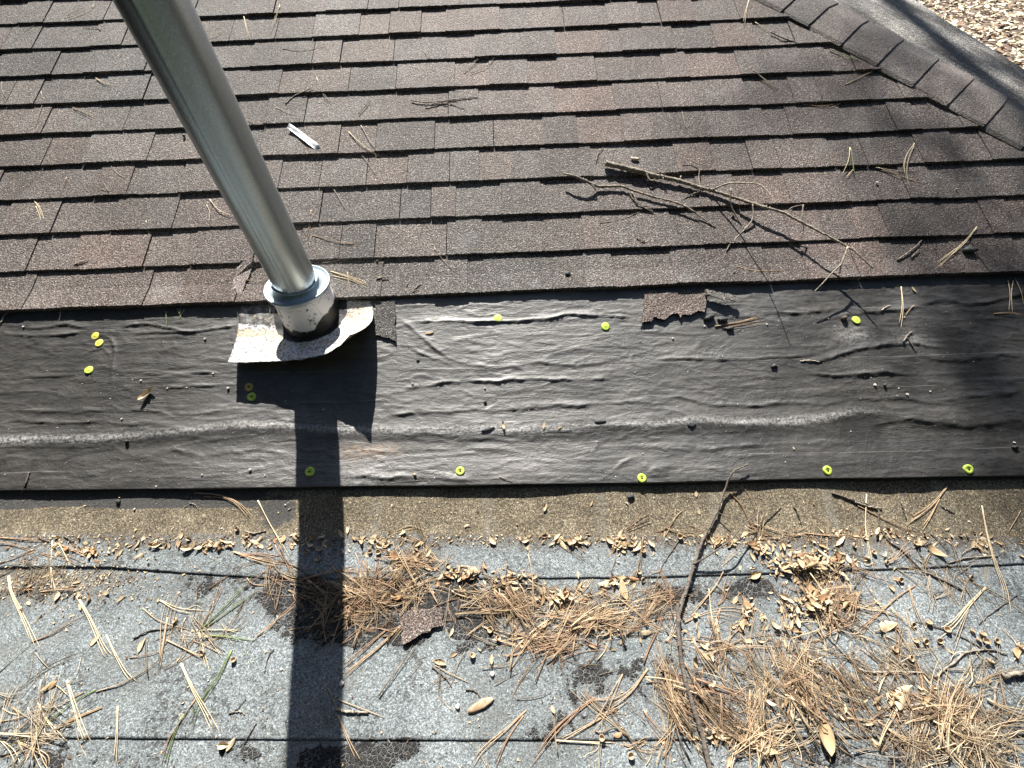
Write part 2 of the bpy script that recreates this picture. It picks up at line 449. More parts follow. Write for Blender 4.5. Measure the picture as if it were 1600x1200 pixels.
def membrane_mat():
    t = NT('mineral_membrane', rough=0.8, spec=0.3)
    x, y, z = t.sep()[:3]
    at_ = t.sep(t.attr())                     # r = cracked bitumen, g = tan run-off, b = dark smooth bitumen and dark felt-edge strip
    g = t.vor(470, out='Color'); gs = t.sep(g)
    n1 = t.noise(6, 6, 0.65)
    c = t.ramp(n1, [(0.3, (0.165, 0.189, 0.197)), (0.5, (0.212, 0.240, 0.250)), (0.72, (0.262, 0.290, 0.299))])
    c = t.mix(1.0, c, t.ramp(gs[0], [(0, 0.42), (0.5, 0.92), (0.85, 1.25), (1, 1.8)]), 'MULTIPLY')
    c = t.mix(1.0, c, t.ramp(t.noise(190, 3, 0.7), [(0.32, 0.55), (0.5, 1.0), (0.7, 1.4)]), 'MULTIPLY')
    # small pits where the mineral is gone
    pit = t.math('MULTIPLY', t.ramp(t.noise(85, 4, 0.7), [(0.50, 0.0), (0.60, 1.0)]), t.ramp(t.noise(7, 4, 0.6, co=t.mapping(loc=(2, 7, 0))), [(0.48, 0.0), (0.60, 1.0)]))
    pit = t.math('MAXIMUM', pit, t.math('MULTIPLY', t.ramp(t.noise(95, 3, 0.7), [(0.42, 0.0), (0.55, 1.0)]), t.math('MULTIPLY', at_[0], 1.0, True)))
    c = t.mix(t.math('MULTIPLY', pit, 0.85), c, (0.052, 0.050, 0.048))
    # brown organic stain
    c = t.mix(t.ramp(t.noise(4.5, 6, 0.7, co=t.mapping(loc=(9, 3, 0))), [(0.50, 0.0), (0.72, 0.60)]), c, (0.13, 0.12, 0.105))
    c = t.mix(t.ramp(t.noise(2.2, 5, 0.7, co=t.mapping(loc=(1, 8, 0))), [(0.46, 0.0), (0.70, 0.30)]), c, (0.085, 0.087, 0.085))
    yb = t.math('ADD', y, t.math('MULTIPLY', x, 0.0365))
    yb = t.math('ADD', yb, t.math('MULTIPLY', t.math('SUBTRACT', t.noise(9, 4, 0.7), 0.5), 0.05))
    db = t.math('MULTIPLY', t.mr(t.math('ABSOLUTE', t.math('ADD', yb, 0.012)), 0.0, 0.045, 1.0, 0.0), t.ramp(t.noise(60, 4, 0.7), [(0.35, 0.25), (0.6, 0.85)]))
    c = t.mix(db, c, (0.105, 0.082, 0.058))
    # alligator cracking: dark plates, pale cracks
    wv = t.n('ShaderNodeVectorMath'); wv.operation = 'ADD'
    nz = t.n('ShaderNodeTexNoise'); nz.inputs['Scale'].default_value = 40; t.l(t.co, nz.inputs['Vector'])
    sc = t.n('ShaderNodeVectorMath'); sc.operation = 'SCALE'; sc.inputs['Scale'].default_value = 0.006
    t.l(nz.outputs['Color'], sc.inputs[0]); t.l(t.co, wv.inputs[0]); t.l(sc.outputs[0], wv.inputs[1])
    ed = t.vor(105, 'DISTANCE_TO_EDGE', co=wv.outputs[0])
    plate = t.mr(ed, 0.035, 0.12)
    cm = t.ramp(t.math('ADD', at_[0], t.math('MULTIPLY', t.math('SUBTRACT', t.noise(22, 4, 0.7), 0.5), 1.5)), [(0.46, 0.0), (0.54, 1.0)])
    pl = t.mix(plate, t.ramp(t.noise(30, 4, 0.7, co=t.mapping(loc=(2, 2, 2))), [(0.40, (0.03, 0.03, 0.03)), (0.62, (0.20, 0.20, 0.195))]), t.ramp(t.noise(60, 3), [(0.3, 0.014), (0.7, 0.040)]))
    c = t.mix(cm, c, pl)
    # tan granules washed down on the strip under the felt
    tn = t.ramp(t.noise(12, 5, 0.7), [(0.3, (0.125, 0.104, 0.073)), (0.55, (0.195, 0.164, 0.115)), (0.75, (0.270, 0.232, 0.165))])
    tn = t.mix(1.0, tn, t.ramp(gs[1], [(0, 0.30), (0.5, 0.9), (0.85, 1.3), (1, 2.4)]), 'MULTIPLY')
    tn = t.mix(1.0, tn, t.ramp(t.noise(170, 3, 0.7), [(0.3, 0.55), (0.5, 1.0), (0.7, 1.5)]), 'MULTIPLY')
    # pale vertical smears every 0.30 m
    ph = t.math('FRACT', t.math('DIVIDE', t.math('ADD', x, 3.252), 0.302))
    smear = t.mr(t.math('ABSOLUTE', t.math('SUBTRACT', ph, 0.5)), 0.01, 0.09, 0.38, 0.0)
    smear = t.math('MULTIPLY', smear, t.ramp(t.noise(45, 4, 0.7), [(0.38, 0.0), (0.62, 1.0)]))
    smear = t.math('MULTIPLY', smear, t.mr(x, -0.75, -0.3))
    tn = t.mix(smear, tn, (0.27, 0.265, 0.24))
    c = t.mix(t.ramp(t.math('ADD', at_[1], t.math('MULTIPLY', t.math('SUBTRACT', t.noise(30, 4, 0.7), 0.5), 0.6)), [(0.30, 0.0), (0.72, 1.0)]), c, tn)
    dkm = t.ramp(t.math('ADD', at_[2], t.math('MULTIPLY', t.math('SUBTRACT', t.noise(40, 4, 0.7), 0.5), 0.8)), [(0.45, 0.0), (0.60, 0.93)])
    c = t.mix(dkm, c, t.ramp(t.noise(200, 2), [(0.3, 0.040), (0.7, 0.085)]))
    t.color(c)
    h = t.math('ADD', t.math('MULTIPLY', gs[0], 0.5), t.noise(180, 3, 0.7))
    h = t.math('SUBTRACT', h, t.math('MULTIPLY', pit, 0.8))
    b = t.bump(h, 0.8, 0.0018)
    t.bump(t.math('MULTIPLY', plate, cm), 1.0, 0.004, prev=b)
    return t.m
M_MEMB = membrane_mat()

def pipe_mat():
    t = NT('galvanised_pipe', rough=0.34, metal=1.0)
    n = t.noise(3, 3)
    st = t.mapping(scale=(1, 1, 0.25))
    c = t.ramp(n, [(0.3, (0.50, 0.58, 0.62)), (0.7, (0.56, 0.64, 0.68))])
    low = t.mr(t.sep()[2], 0.25, 1.1, 1.0, 0.0)
    c = t.mix(t.math('MULTIPLY', low, 0.35), c, (0.46, 0.48, 0.46))
    c = t.mix(1.0, c, t.ramp(t.noise(300, 2), [(0.35, 0.92), (0.65, 1.07)]), 'MULTIPLY')
    c = t.mix(t.ramp(t.vor(60), [(0.02, 0.6), (0.05, 0.0)]), c, (0.3, 0.3, 0.29))
    t.color(c)
    t.l(t.ramp(t.noise(26, 4, co=st), [(0.3, 0.33), (0.7, 0.37)]), t.b.inputs['Roughness'])
    b = t.bump(t.noise(190, 2, 0.5), 0.22, 0.0012)
    t.bump(t.noise(14, 2, 0.5, co=st), 0.05, 0.003, prev=b)
    return t.m
M_PIPE = pipe_mat()

def painted_mat(name, base, dirt=(0.02, 0.018, 0.016), metal=0.0, rough=0.45, amt=0.5, scale=30, mastic=None, rust=0.3):
    t = NT(name, rough=rough, metal=metal)
    n = t.noise(scale, 6, 0.72)
    c = t.mix(t.ramp(n, [(0.26+0.2*amt, 1.0), (0.32+0.22*amt, 0.0)]), base, dirt)
    c = t.mix(t.ramp(t.noise(scale*0.6, 5, 0.7, co=t.mapping(loc=(4, 2, 1))), [(0.56, 0.0), (0.68, rust)]), c, (0.32, 0.24, 0.16))
    if mastic is not None:                       # black mastic low on the cone
        sx = t.sep()
        z = t.math('SUBTRACT', sx[2], t.math('MULTIPLY', t.mr(sx[0], 0.02, 0.07), 0.042))
        zz = t.math('ADD', z, t.math('MULTIPLY', t.math('SUBTRACT', t.noise(16, 4, 0.6), 0.5), mastic[2]))
        c = t.mix(t.mr(zz, mastic[0], mastic[1], 1.0, 0.0), c, (0.012, 0.012, 0.012))
    # hairline cracks
    ed = t.vor(14, 'DISTANCE_TO_EDGE')
    c = t.mix(t.math('MULTIPLY', t.mr(ed, 0.003, 0.010, 0.8, 0.0), t.ramp(t.noise(25, 3, 0.7), [(0.48, 0.0), (0.54, 1.0)])), c, dirt)
    t.color(c)
    t.bump(t.noise(90, 4, 0.7), 0.5, 0.0015)
    return t.m
M_COLLAR = painted_mat('collar_metal', (0.36, 0.43, 0.47), dirt=(0.20, 0.25, 0.28), metal=0.3, rough=0.40, amt=0.3, scale=20, rust=0.08)
M_CONE = painted_mat('white_painted_cone', (0.82, 0.81, 0.84), amt=0.5, scale=38, mastic=(-0.004, 0.002, 0.05), rust=0.15)

def plate_mat():
    t = NT('flaking_flashing_paint', rough=0.6)
    base = t.mix(t.ramp(t.noise(9, 4), [(0.35, 0.0), (0.65, 1.0)]), (0.66, 0.68, 0.73), (0.60, 0.56, 0.47))
    fl = t.noise(130, 5, 0.75)
    c = t.mix(t.ramp(fl, [(0.44, 0.9), (0.49, 0.0)]), base, (0.05, 0.045, 0.04))
    c = t.mix(t.ramp(t.noise(34, 5, 0.8, co=t.mapping(loc=(1, 1, 5))), [(0.35, 0.9), (0.40, 0.0)]), c, (0.09, 0.06, 0.04))
    at_ = t.sep(t.attr())
    grime = t.ramp(t.math('ADD', at_[0], t.math('MULTIPLY', t.math('SUBTRACT', t.noise(28, 5, 0.7), 0.5), 1.3)), [(0.42, 0.0), (0.60, 1.0)])
    c = t.mix(t.math('MULTIPLY', grime, 0.95), c, t.ramp(t.noise(45, 5, 0.75), [(0.38, (0.025, 0.022, 0.02)), (0.50, (0.10, 0.095, 0.09)), (0.64, (0.30, 0.30, 0.31))]))
    moss = t.ramp(t.math('ADD', at_[1], t.math('MULTIPLY', t.math('SUBTRACT', t.noise(40, 5, 0.7), 0.5), 1.4)), [(0.45, 0.0), (0.60, 0.9)])
    moss = t.math('MAXIMUM', moss, t.ramp(t.noise(18, 5, 0.75, co=t.mapping(loc=(8, 8, 8))), [(0.55, 0.0), (0.62, 0.8)]))
    c = t.mix(moss, c, t.ramp(t.noise(120, 4, 0.7), [(0.35, (0.12, 0.08, 0.045)), (0.55, (0.50, 0.42, 0.30)), (0.7, (0.66, 0.60, 0.48))]))
    tar = t.ramp(t.math('ADD', at_[2], t.math('MULTIPLY', t.math('SUBTRACT', t.noise(30, 5, 0.7), 0.5), 1.0)), [(0.45, 0.0), (0.52, 1.0)])
    c = t.mix(tar, c, (0.012, 0.012, 0.012))
    t.color(c)
    t.bump(t.noise(80, 5, 0.75), 0.8, 0.002)
    return t.m
M_PLATE = plate_mat()

def simple_mat(name, c0, c1, scale=60, rough=0.7, bump=0.4, bd=0.001, spec=0.3, tint=False):
    t = NT(name, rough=rough, spec=spec)
    c = t.ramp(t.noise(scale, 4, 0.65), [(0.32, c0), (0.68, c1)])
    if tint: c = t.mix(1.0, c, t.attr(), 'MULTIPLY')
    t.color(c)
    t.bump(t.noise(scale*2.2, 3, 0.6), bump, bd)
    return t.m
M_NEEDLE = [simple_mat('dry_needle_tan', (0.36, 0.25, 0.15), (0.57, 0.43, 0.28), 90),
            simple_mat('dry_needle_orange', (0.26, 0.155, 0.095), (0.46, 0.32, 0.21), 90),
            simple_mat('dry_needle_straw', (0.52, 0.42, 0.27), (0.74, 0.62, 0.43), 90),
            simple_mat('green_needle', (0.14, 0.20, 0.07), (0.26, 0.32, 0.13), 60),
            simple_mat('grey_needle', (0.26, 0.22, 0.17), (0.42, 0.36, 0.28), 90)]
M_LITTER = simple_mat('needle_litter', (0.85, 0.85, 0.85), (1.1, 1.1, 1.1), 90, tint=True)
M_LEAF = [simple_mat('dry_leaf_cream', (0.42, 0.32, 0.20), (0.64, 0.53, 0.37), 55, 0.6),
          simple_mat('dry_leaf_tan', (0.36, 0.25, 0.14), (0.54, 0.40, 0.24), 55, 0.6),
          simple_mat('dry_leaf_brown', (0.26, 0.14, 0.07), (0.42, 0.26, 0.14), 55, 0.6)]
M_BARK = simple_mat('grey_twig_bark', (0.09, 0.072, 0.055), (0.42, 0.37, 0.30), 110, 0.85, 0.9, 0.002)
M_BARKD = simple_mat('dark_twig_bark', (0.055, 0.045, 0.04), (0.20, 0.17, 0.14), 130, 0.85, 0.9, 0.002)
M_CUP = simple_mat('acorn_cup', (0.28, 0.20, 0.13), (0.55, 0.43, 0.29), 200, 0.75)
M_SEED = simple_mat('pale_seed', (0.30, 0.27, 0.23), (0.66, 0.62, 0.56), 300, 0.7)
M_CHIP = simple_mat('asphalt_chip', (0.02, 0.024, 0.026), (0.085, 0.09, 0.09), 120, 0.6, 0.8, 0.002)
M_WOOD = simple_mat('weathered_wood_chip', (0.36, 0.30, 0.24), (0.66, 0.58, 0.48), 80, 0.7)
M_RUSTCHIP = simple_mat('rusty_chip', (0.26, 0.16, 0.09), (0.60, 0.44, 0.30), 60, 0.7)
M_CAP = simple_mat('lime_plastic', (0.36, 0.52, 0.06), (0.60, 0.78, 0.12), 170, 0.45, 0.1, spec=0.5)
M_CAPY = simple_mat('yellow_plastic', (0.52, 0.46, 0.07), (0.78, 0.70, 0.16), 170, 0.4, 0.1, spec=0.5)
M_CAPB = simple_mat('dirty_brown_plastic', (0.35, 0.26, 0.06), (0.58, 0.48, 0.16), 90, 0.5, 0.2)
M_NAIL = simple_mat('rusty_nail', (0.05, 0.035, 0.02), (0.16, 0.10, 0.05), 200, 0.5)
M_NAILD = simple_mat('nail_under_plastic', (0.36, 0.50, 0.05), (0.44, 0.56, 0.08), 100, 0.5)
M_TAPE = simple_mat('clear_scratched_tape', (0.26, 0.26, 0.27), (0.72, 0.73, 0.76), 60, 0.3, 0.5, spec=0.6)
M_CRUMB = simple_mat('rusty_crumb', (0.38, 0.22, 0.10), (0.66, 0.46, 0.26), 120)
M_GRIT = simple_mat('dark_grit', (0.03, 0.028, 0.025), (0.40, 0.34, 0.26), 300)
M_DECK = simple_mat('gap_shade_deck', (0.008, 0.008, 0.008), (0.016, 0.015, 0.015), 40)
M_SOFFIT = simple_mat('painted_fascia', (0.30, 0.29, 0.27), (0.38, 0.36, 0.34), 20)

# ------------------------------------------------------------------ the roof: shingle slope
roof = empty('house_roof', (0, 0, 0))
tag(roof, 'stripped house roof with brown shingle slope above black felt and grey low roof', 'roof')

HIPX0, HIPM = 2.8607, -1.0079            # lower edge of the hip cap: x = HIPX0 + HIPM*y
def hip_x(y): return HIPX0+HIPM*y

PAL = [((0.128, 0.113, 0.106), 6), ((0.108, 0.100, 0.097), 4), ((0.145, 0.119, 0.108), 3), ((0.140, 0.131, 0.126), 3),
       ((0.150, 0.117, 0.102), 2), ((0.088, 0.084, 0.083), 2), ((0.118, 0.107, 0.102), 5)]
def pick(): 
    tot = sum(w for _, w in PAL); r = R.random()*tot
    for c, w in PAL:
        r -= w
        if r <= 0: return np.array(c)*R.uniform(0.9, 1.12)
    return np.array(PAL[0][0])

mb = MB()
NC = 27
for n in range(NC):
    vb = V0+n*EXPO
    fine = n < 13
    x = -4.6+R.uniform(0, 0.2)
    xr = hip_x(vb*CS)+0.10
    toothy = R.random() < 0.5
    while x < xr:
        w = R.choice([0.085, 0.10, 0.12, 0.135, 0.155, 0.18, 0.20])*R.uniform(0.92, 1.08)
        if x < -0.35: w *= 1.25
        x1 = min(x+w, xr)
        gap = R.random() < (0.72 if x < -0.35 else 0.15 if x < 0.75 else 0.45)
        g = R.uniform(0.0018, 0.0034) if gap else 0.0
        toothy = (not toothy) if R.random() < 0.72 else toothy
        hb = (0.0140 if toothy else 0.0116)+R.uniform(-0.0004, 0.0005)
        ht = (0.0044 if toothy else 0.0010)
        voff = R.uniform(-0.001, 0.0012)
        # pipe stands here: course 0 is cut round the flashing
        seg = [(x, x1-g)]
        for (a, b) in seg:
            if b-a < 0.006: continue
            k = max(2, int((b-a)/(0.0035 if fine else 0.03)))
            us = np.linspace(a, b, k+1)
            jag = (vnoise(us*330, us*0+n*3.1, 5)-0.5)*0.0022+(vnoise(us*90, us*0+n*7.7, 6)-0.5)*0.0016+(vnoise(us*6, us*0+n, 8)-0.5)*0.004
            cut = np.zeros_like(us)
            if n == 0:      # behind the pipe the bottom course is trimmed back to the flashing's upper edge
                cut = sstep(-0.862, -0.855, us)*sstep(-0.40, -0.41, us)*0.0
            vbot = vb+jag+voff+cut
            rows = [(vbot+0.0006, 0.0), (vbot, hb-0.0012), (vbot+0.0022, hb), (vbot+EXPO*0.5, hb-0.45*(hb-ht)), (np.full_like(us, vb+EXPO+0.02), ht)]
            vv, off = [], []
            for ri, (vr, h) in enumerate(rows):
                vr = vr*np.ones_like(us)
                hh = h+((vnoise(us*60, vr*60, 12)-0.5)*0.0010 if ri > 0 else 0)
                if n == 0 and ri in (1, 2): hh = hh+0.0055+0.0035*np.clip(vnoise(us*2.3, us*0+4, 3)-0.35, 0, 1)*2
                yy = vr*CS-hh*SN; zz = vr*SN+hh*CS
                vv.append(np.stack([us, yy, zz], 1))
            # side skirts
            V = np.concatenate(vv); m = len(us); F = []
            for rI in range(len(rows)-1):
                for i in range(m-1):
                    F.append((rI*m+i, rI*m+i+1, (rI+1)*m+i+1, (rI+1)*m+i))
            base_i = len(V); sk = []
            for side in (0, m-1):
                for rI in (2, 3, 4):
                    q = V[rI*m+side].copy(); q[1] += 0.008*SN; q[2] -= 0.008*CS; sk.append(q)
            V = np.concatenate([V, np.array(sk)])
            for si, side in enumerate((0, m-1)):
                idx = [r_*m+side for r_ in (2, 3, 4)]; jd = [base_i+si*3+j for j in range(3)]
                for j in range(2): F.append((idx[j], idx[j+1], jd[j+1], jd[j]))
                F.append((0*m+side, idx[0], jd[0])) if True else None
            # colour, with slight drift towards one side of the tab
            c = (0.68*pick()+0.32*np.array((0.120, 0.107, 0.101)))*0.87*np.array([1.03, 0.985, 0.955])
            xm, ym = (a+b)/2, vb
            red = float(fbm(xm*0.9+3, ym*1.2, 41, 3))
            c = c*(1+np.array([0.36, 0.03, -0.05])*(red-0.42))*(0.82+0.36*R.random())
            if x < -0.5: c = c*np.array([0.98, 1.0, 0.99])*1.02
            mb.add(V, F, c)
        x = x1
mb.build('shingle_field', M_SHINGLE, roof, smooth=False, cols=True)

# deck under everything, coloured near black as shade in the gaps
dk = MB()
xs = np.linspace(-4.7, 4.2, 24); ys = np.concatenate([np.linspace(-2.2, -0.1, 10), np.linspace(-0.08, 0.1, 14), np.linspace(0.15, 3.9, 20)])
V = []; 
for y in ys:
    for x in xs:
        xx = min(x, hip_x(y)+0.2) if y > 0 else x
        V.append((xx, y, float(base_z(xx, y))-0.004))
F = [(j*24+i, j*24+i+1, (j+1)*24+i+1, (j+1)*24+i) for j in range(len(ys)-1) for i in range(23)]
dk.add(V, F); dk.build('roof_deck', M_DECK, roof)

# ------------------------------------------------------------------ felt underlay
xs = np.arange(-2.3, 2.35, 0.0042)
NV = 165
Y0 = poly_y(FELT, xs)
T = np.linspace(0, 1, NV)
U = np.repeat(xs[None, :], NV, 0)
VV = (Y0/CS)[None, :]+(T[:, None])*((V0+0.05)-(Y0/CS)[None, :])
VV[0] += (fbm(xs*5, xs*0, 2)-0.5)*0.006
H = felt_h(U, VV)
lipw = sstep(0, 1, (VV-VV[0][None, :])/0.13)
H = H+0.0115*(1-lipw)*(0.6+0.8*vnoise(U*4, U*0, 9))
# torn, bunched place at the lower edge
tc = at(1022, 735) if False else on_steep(1022, 733)
d = np.hypot((U-tc[0])/0.055, (VV-tc[1]/CS)/0.028)
H = H+np.clip(1-d, 0, 1)*(0.010*(fbm(U*60, VV*60, 55, 4)-0.15))
FGRID.update(h=H, y0=Y0/CS, n=NV)
# wear / stain attributes
dh, _ = seg_dist(U, VV, HUMPU)
wear = 1.3*np.exp(-(dh/0.012)**2)*(0.1+1.1*fbm(U*4, VV*3, 61, 3))*sstep(1.15, 0.75, U)*0.9
for q in [(1330, 525, .05, .6), (1420, 530, .06, .3), (700, 498, .05, .25), (560, 748, .09, .25)]:
    P = on_steep(q[0], q[1]); wear = np.maximum(wear, q[3]*np.exp(-(((U-P[0])/q[2])**2+((VV-P[1]/CS)/(q[2]*0.5))**2)))
P = on_steep(575, 706); rust = np.exp(-(((U-P[0])/0.075)**2+((VV-P[1]/CS)/0.018)**2))
yy = VV*CS-H*SN; zz = VV*SN+H*CS
verts = np.stack([U.ravel(), yy.ravel(), zz.ravel()], 1)
m = len(xs)
ii = (np.arange(NV-1)[:, None]*m+np.arange(m-1)[None, :]).ravel()
faces = np.stack([ii, ii+1, ii+m+1, ii+m], 1)
lip = verts[:m].copy(); lip[:, 1] += 0.004*SN+0.001; lip[:, 2] -= 0.0035
nb = len(verts)
verts = np.concatenate([verts, lip])
lf = np.stack([nb+np.arange(m-1), nb+np.arange(1, m), np.arange(1, m), np.arange(m-1)], 1)
cols = np.zeros((len(verts), 3)); cols[:nb, 0] = wear.ravel(); cols[:nb, 1] = rust.ravel()
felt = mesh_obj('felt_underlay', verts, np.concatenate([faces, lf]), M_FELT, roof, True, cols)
# coarse continuation outside the picture
for xa, xb in ((-4.6, -2.3), (2.35, 4.0)):
    c = MB(); q = np.linspace(xa, xb, 40); tt = np.linspace(0, 1, 20); V = []
    for t_ in tt:
        for x in q:
            y0 = float(poly_y(FELT, x)); v = y0/CS+t_*(V0+0.05-y0/CS)
            h = float(felt_h(np.array([x]), np.array([v]))[0])+0.006*(1-min(1, t_*12))
            V.append((x, v*CS-h*SN, v*SN+h*CS))
    F = [(j*40+i, j*40+i+1, (j+1)*40+i+1, (j+1)*40+i) for j in range(19) for i in range(39)]
    c.add(V, F); c.c = [np.zeros((len(V), 3))]
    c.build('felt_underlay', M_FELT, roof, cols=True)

# ------------------------------------------------------------------ low roof sheets
CRK = [(455, 930, .10, .06), (500, 960, .12, .07), (600, 945, .12, .07), (700, 945, .12, .06), (560, 985, .08, .04), (640, 985, .08, .04),
       (740, 975, .09, .04), (810, 930, .09, .04), (1060, 925, .05, .02), (1180, 920, .07, .03), (560, 1185, .10, .035), (620, 1165, .08, .02), (510, 1190, .07, .03)]
PIT = [(350, 910, .22, .05), (1060, 930, .22, .06), (940, 1060, .20, .09), (1080, 1080, .16, .12), (1180, 1130, .15, .06), (70, 920, .2, .05),
       (860, 1150, .1, .05), (1300, 1180, .2, .06), (1450, 1190, .2, .05), (760, 1010, .12, .04), (120, 1180, .2, .03), (380, 1180, .14, .03)]
def masks(X, Y):
    yp = Y+0.0365*X
    crk = np.zeros_like(X)
    for px, py, rx, ry in CRK:
        P = low_hit(px, py); crk = np.maximum(crk, 0.85*np.exp(-(((X-P[0])/rx)**2+((Y-P[1])/ry)**2)**1.5))
    for px, py, rx, ry in PIT:
        P = low_hit(px, py); crk = np.maximum(crk, 0.50*np.exp(-(((X-P[0])/rx)**2+((Y-P[1])/ry)**2)))
    tan = sstep(-0.022, 0.004, yp+0.012*(fbm(X*6, Y*6, 71)-0.5))
    tan = np.maximum(tan, 0.62*np.exp(-((X+1.25)/0.35)**2)*sstep(-0.26, -0.10, yp)*sstep(-0.085, -0.10, yp))
    f = poly_y(FELT, X)
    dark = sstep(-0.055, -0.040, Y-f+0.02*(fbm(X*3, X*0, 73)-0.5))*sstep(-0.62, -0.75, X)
    dark = np.maximum(dark, sstep(-0.014, -0.004, Y-f)*0.8)  # darker strip just below the felt's lower edge
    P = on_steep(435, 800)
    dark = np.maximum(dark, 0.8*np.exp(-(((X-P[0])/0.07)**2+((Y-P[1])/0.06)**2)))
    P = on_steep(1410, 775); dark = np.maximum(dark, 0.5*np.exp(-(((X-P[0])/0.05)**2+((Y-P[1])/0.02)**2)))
    return np.stack([crk.ravel(), tan.ravel(), dark.ravel()], 1)

def sheet(name, xs, ylo, yhi, ny, hfun):
    m = len(xs); T = np.linspace(0, 1, ny)
    X = np.repeat(xs[None, :], ny, 0); Y = ylo[None, :]+T[:, None]*(yhi-ylo)[None, :]
    Z = base_z(X, Y)+hfun(X, Y)+0.0011*(fbm(X*4, Y*4, 91)-0.5)+0.0005*fbm(X*60, Y*60, 92, 2)
    verts = np.stack([X.ravel(), Y.ravel(), Z.ravel()], 1)
    ii = (np.arange(ny-1)[:, None]*m+np.arange(m-1)[None, :]).ravel()
    faces = np.stack([ii, ii+1, ii+m+1, ii+m], 1)
    lip = verts[:m].copy(); lip[:, 1] += 0.0004; lip[:, 2] = base_z(lip[:, 0], lip[:, 1])-0.001
    nb = len(verts); verts = np.concatenate([verts, lip])
    lf = np.stack([nb+np.arange(m-1), nb+np.arange(1, m), np.arange(1, m), np.arange(m-1)], 1)
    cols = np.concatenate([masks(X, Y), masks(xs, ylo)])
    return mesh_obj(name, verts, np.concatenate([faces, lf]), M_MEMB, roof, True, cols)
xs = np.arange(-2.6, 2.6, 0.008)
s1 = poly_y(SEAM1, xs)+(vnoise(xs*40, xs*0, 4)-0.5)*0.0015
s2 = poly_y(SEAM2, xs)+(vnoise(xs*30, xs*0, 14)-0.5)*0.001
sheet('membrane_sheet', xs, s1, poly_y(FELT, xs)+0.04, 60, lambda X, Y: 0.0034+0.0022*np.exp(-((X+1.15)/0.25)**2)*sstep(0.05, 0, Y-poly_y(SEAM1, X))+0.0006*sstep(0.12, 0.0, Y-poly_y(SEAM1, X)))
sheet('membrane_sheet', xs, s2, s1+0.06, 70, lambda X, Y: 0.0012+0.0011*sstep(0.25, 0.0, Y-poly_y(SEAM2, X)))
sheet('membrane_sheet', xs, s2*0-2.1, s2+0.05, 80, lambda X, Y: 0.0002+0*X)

# ------------------------------------------------------------------ hip cap and the far slope
ph = np.array([-HIPM, -1.0, -TS]); ph = np.array([HIPM, 1.0, TS])       # direction up the hip
hl = np.linalg.norm(ph); hd = ph/hl
nS = np.array([0, -SN, CS])
side = np.cross(hd, nS); side = side/np.linalg.norm(side)              # in the slope plane, pointing across the hip
if side[0] < 0: side = -side
wplan = np.array([1.0, 1.0079, 0]); wplan /= np.linalg.norm(wplan)
DW = math.radians(4.0)
far = wplan*math.cos(DW)-np.array([0, 0, 1])*math.sin(DW)              # down the far slope, across the hip
def hip_pt(t, s):
    """t metres up from y=0 along the hip edge, s metres across it, following the bent cap"""
    P = np.array([HIPX0, 0, 0])+hd*t
    w1 = 0.118
    if s <= w1: return P+side*s+nS*(0.004+0.006*min(1, s/0.01)), nS
    r = s-w1
    k = min(1.0, r/0.05)
    d_ = side*(1-k)+far*k; 
    base = P+side*w1+nS*0.010
    q = base.copy(); st = 12; 
    for i in range(st):
        kk = min(1.0, (r*(i+0.5)/st)/0.05); dd = side*(1-kk)+far*kk; dd /= np.linalg.norm(dd); q = q+dd*r/st
    nn = np.cross(dd, hd); nn = nn if nn[2] > 0 else -nn
    return q, nn/np.linalg.norm(nn)
# spacing of the caps from the photograph
tl = [((on_steep(*q)-np.array([HIPX0, 0, 0]))@hd) for q in [(1527.8, 207), (1471.6, 173.4), (1420, 141.6), (1367, 107), (1313, 74), (1264, 43), (1221, 22)]]
step = (tl[-1]-tl[0])/6
cap = MB()
ts = sorted([tl[0]-step*i for i in range(1, 14)]+tl+[tl[-1]+step*i for i in range(1, 14)])
ss = np.concatenate([np.linspace(0, 0.118, 10), np.linspace(0.126, 0.26, 12)])
for i, t0 in enumerate(ts[:-1]):
    t1 = ts[i+1]
    a = t0; b = t1+0.01
    lowh, hih = 0.0095, 0.0045
    tj = [a, a, a+0.002, (a+b)/2, b]
    hj = [0.0, lowh-0.001, lowh, (lowh+hih)/2, hih]
    V = []
    wob = R.uniform(-0.004, 0.004); skew = R.uniform(-0.006, 0.006)
    for j in range(5):
        for si, s_ in enumerate(ss):
            jg = (R.random()-0.5)*0.0014 if j in (0, 1, 2) else 0
            P, nn = hip_pt(tj[j]+jg+skew*s_/0.2, max(0.0, s_+wob*(s_ < 0.01)))
            V.append(P+nn*hj[j])
    F = [(j*len(ss)+k, j*len(ss)+k+1, (j+1)*len(ss)+k+1, (j+1)*len(ss)+k) for j in range(4) for k in range(len(ss)-1)]
    nb = len(V)
    for j in range(5): V.append(V[j*len(ss)]-nS*(hj[j]+0.009)+side*0.001)
    F += [(nb+j, nb+j+1, (j+1)*len(ss), j*len(ss)) for j in range(4)]
    cc = np.array(R.choice([(0.165, 0.142, 0.130), (0.140, 0.124, 0.116), (0.180, 0.150, 0.136)]))*R.uniform(0.9, 1.1)
    cap.add(V, F, cc)
cap.build('hip_cap', M_HIP, roof, smooth=False, cols=True)

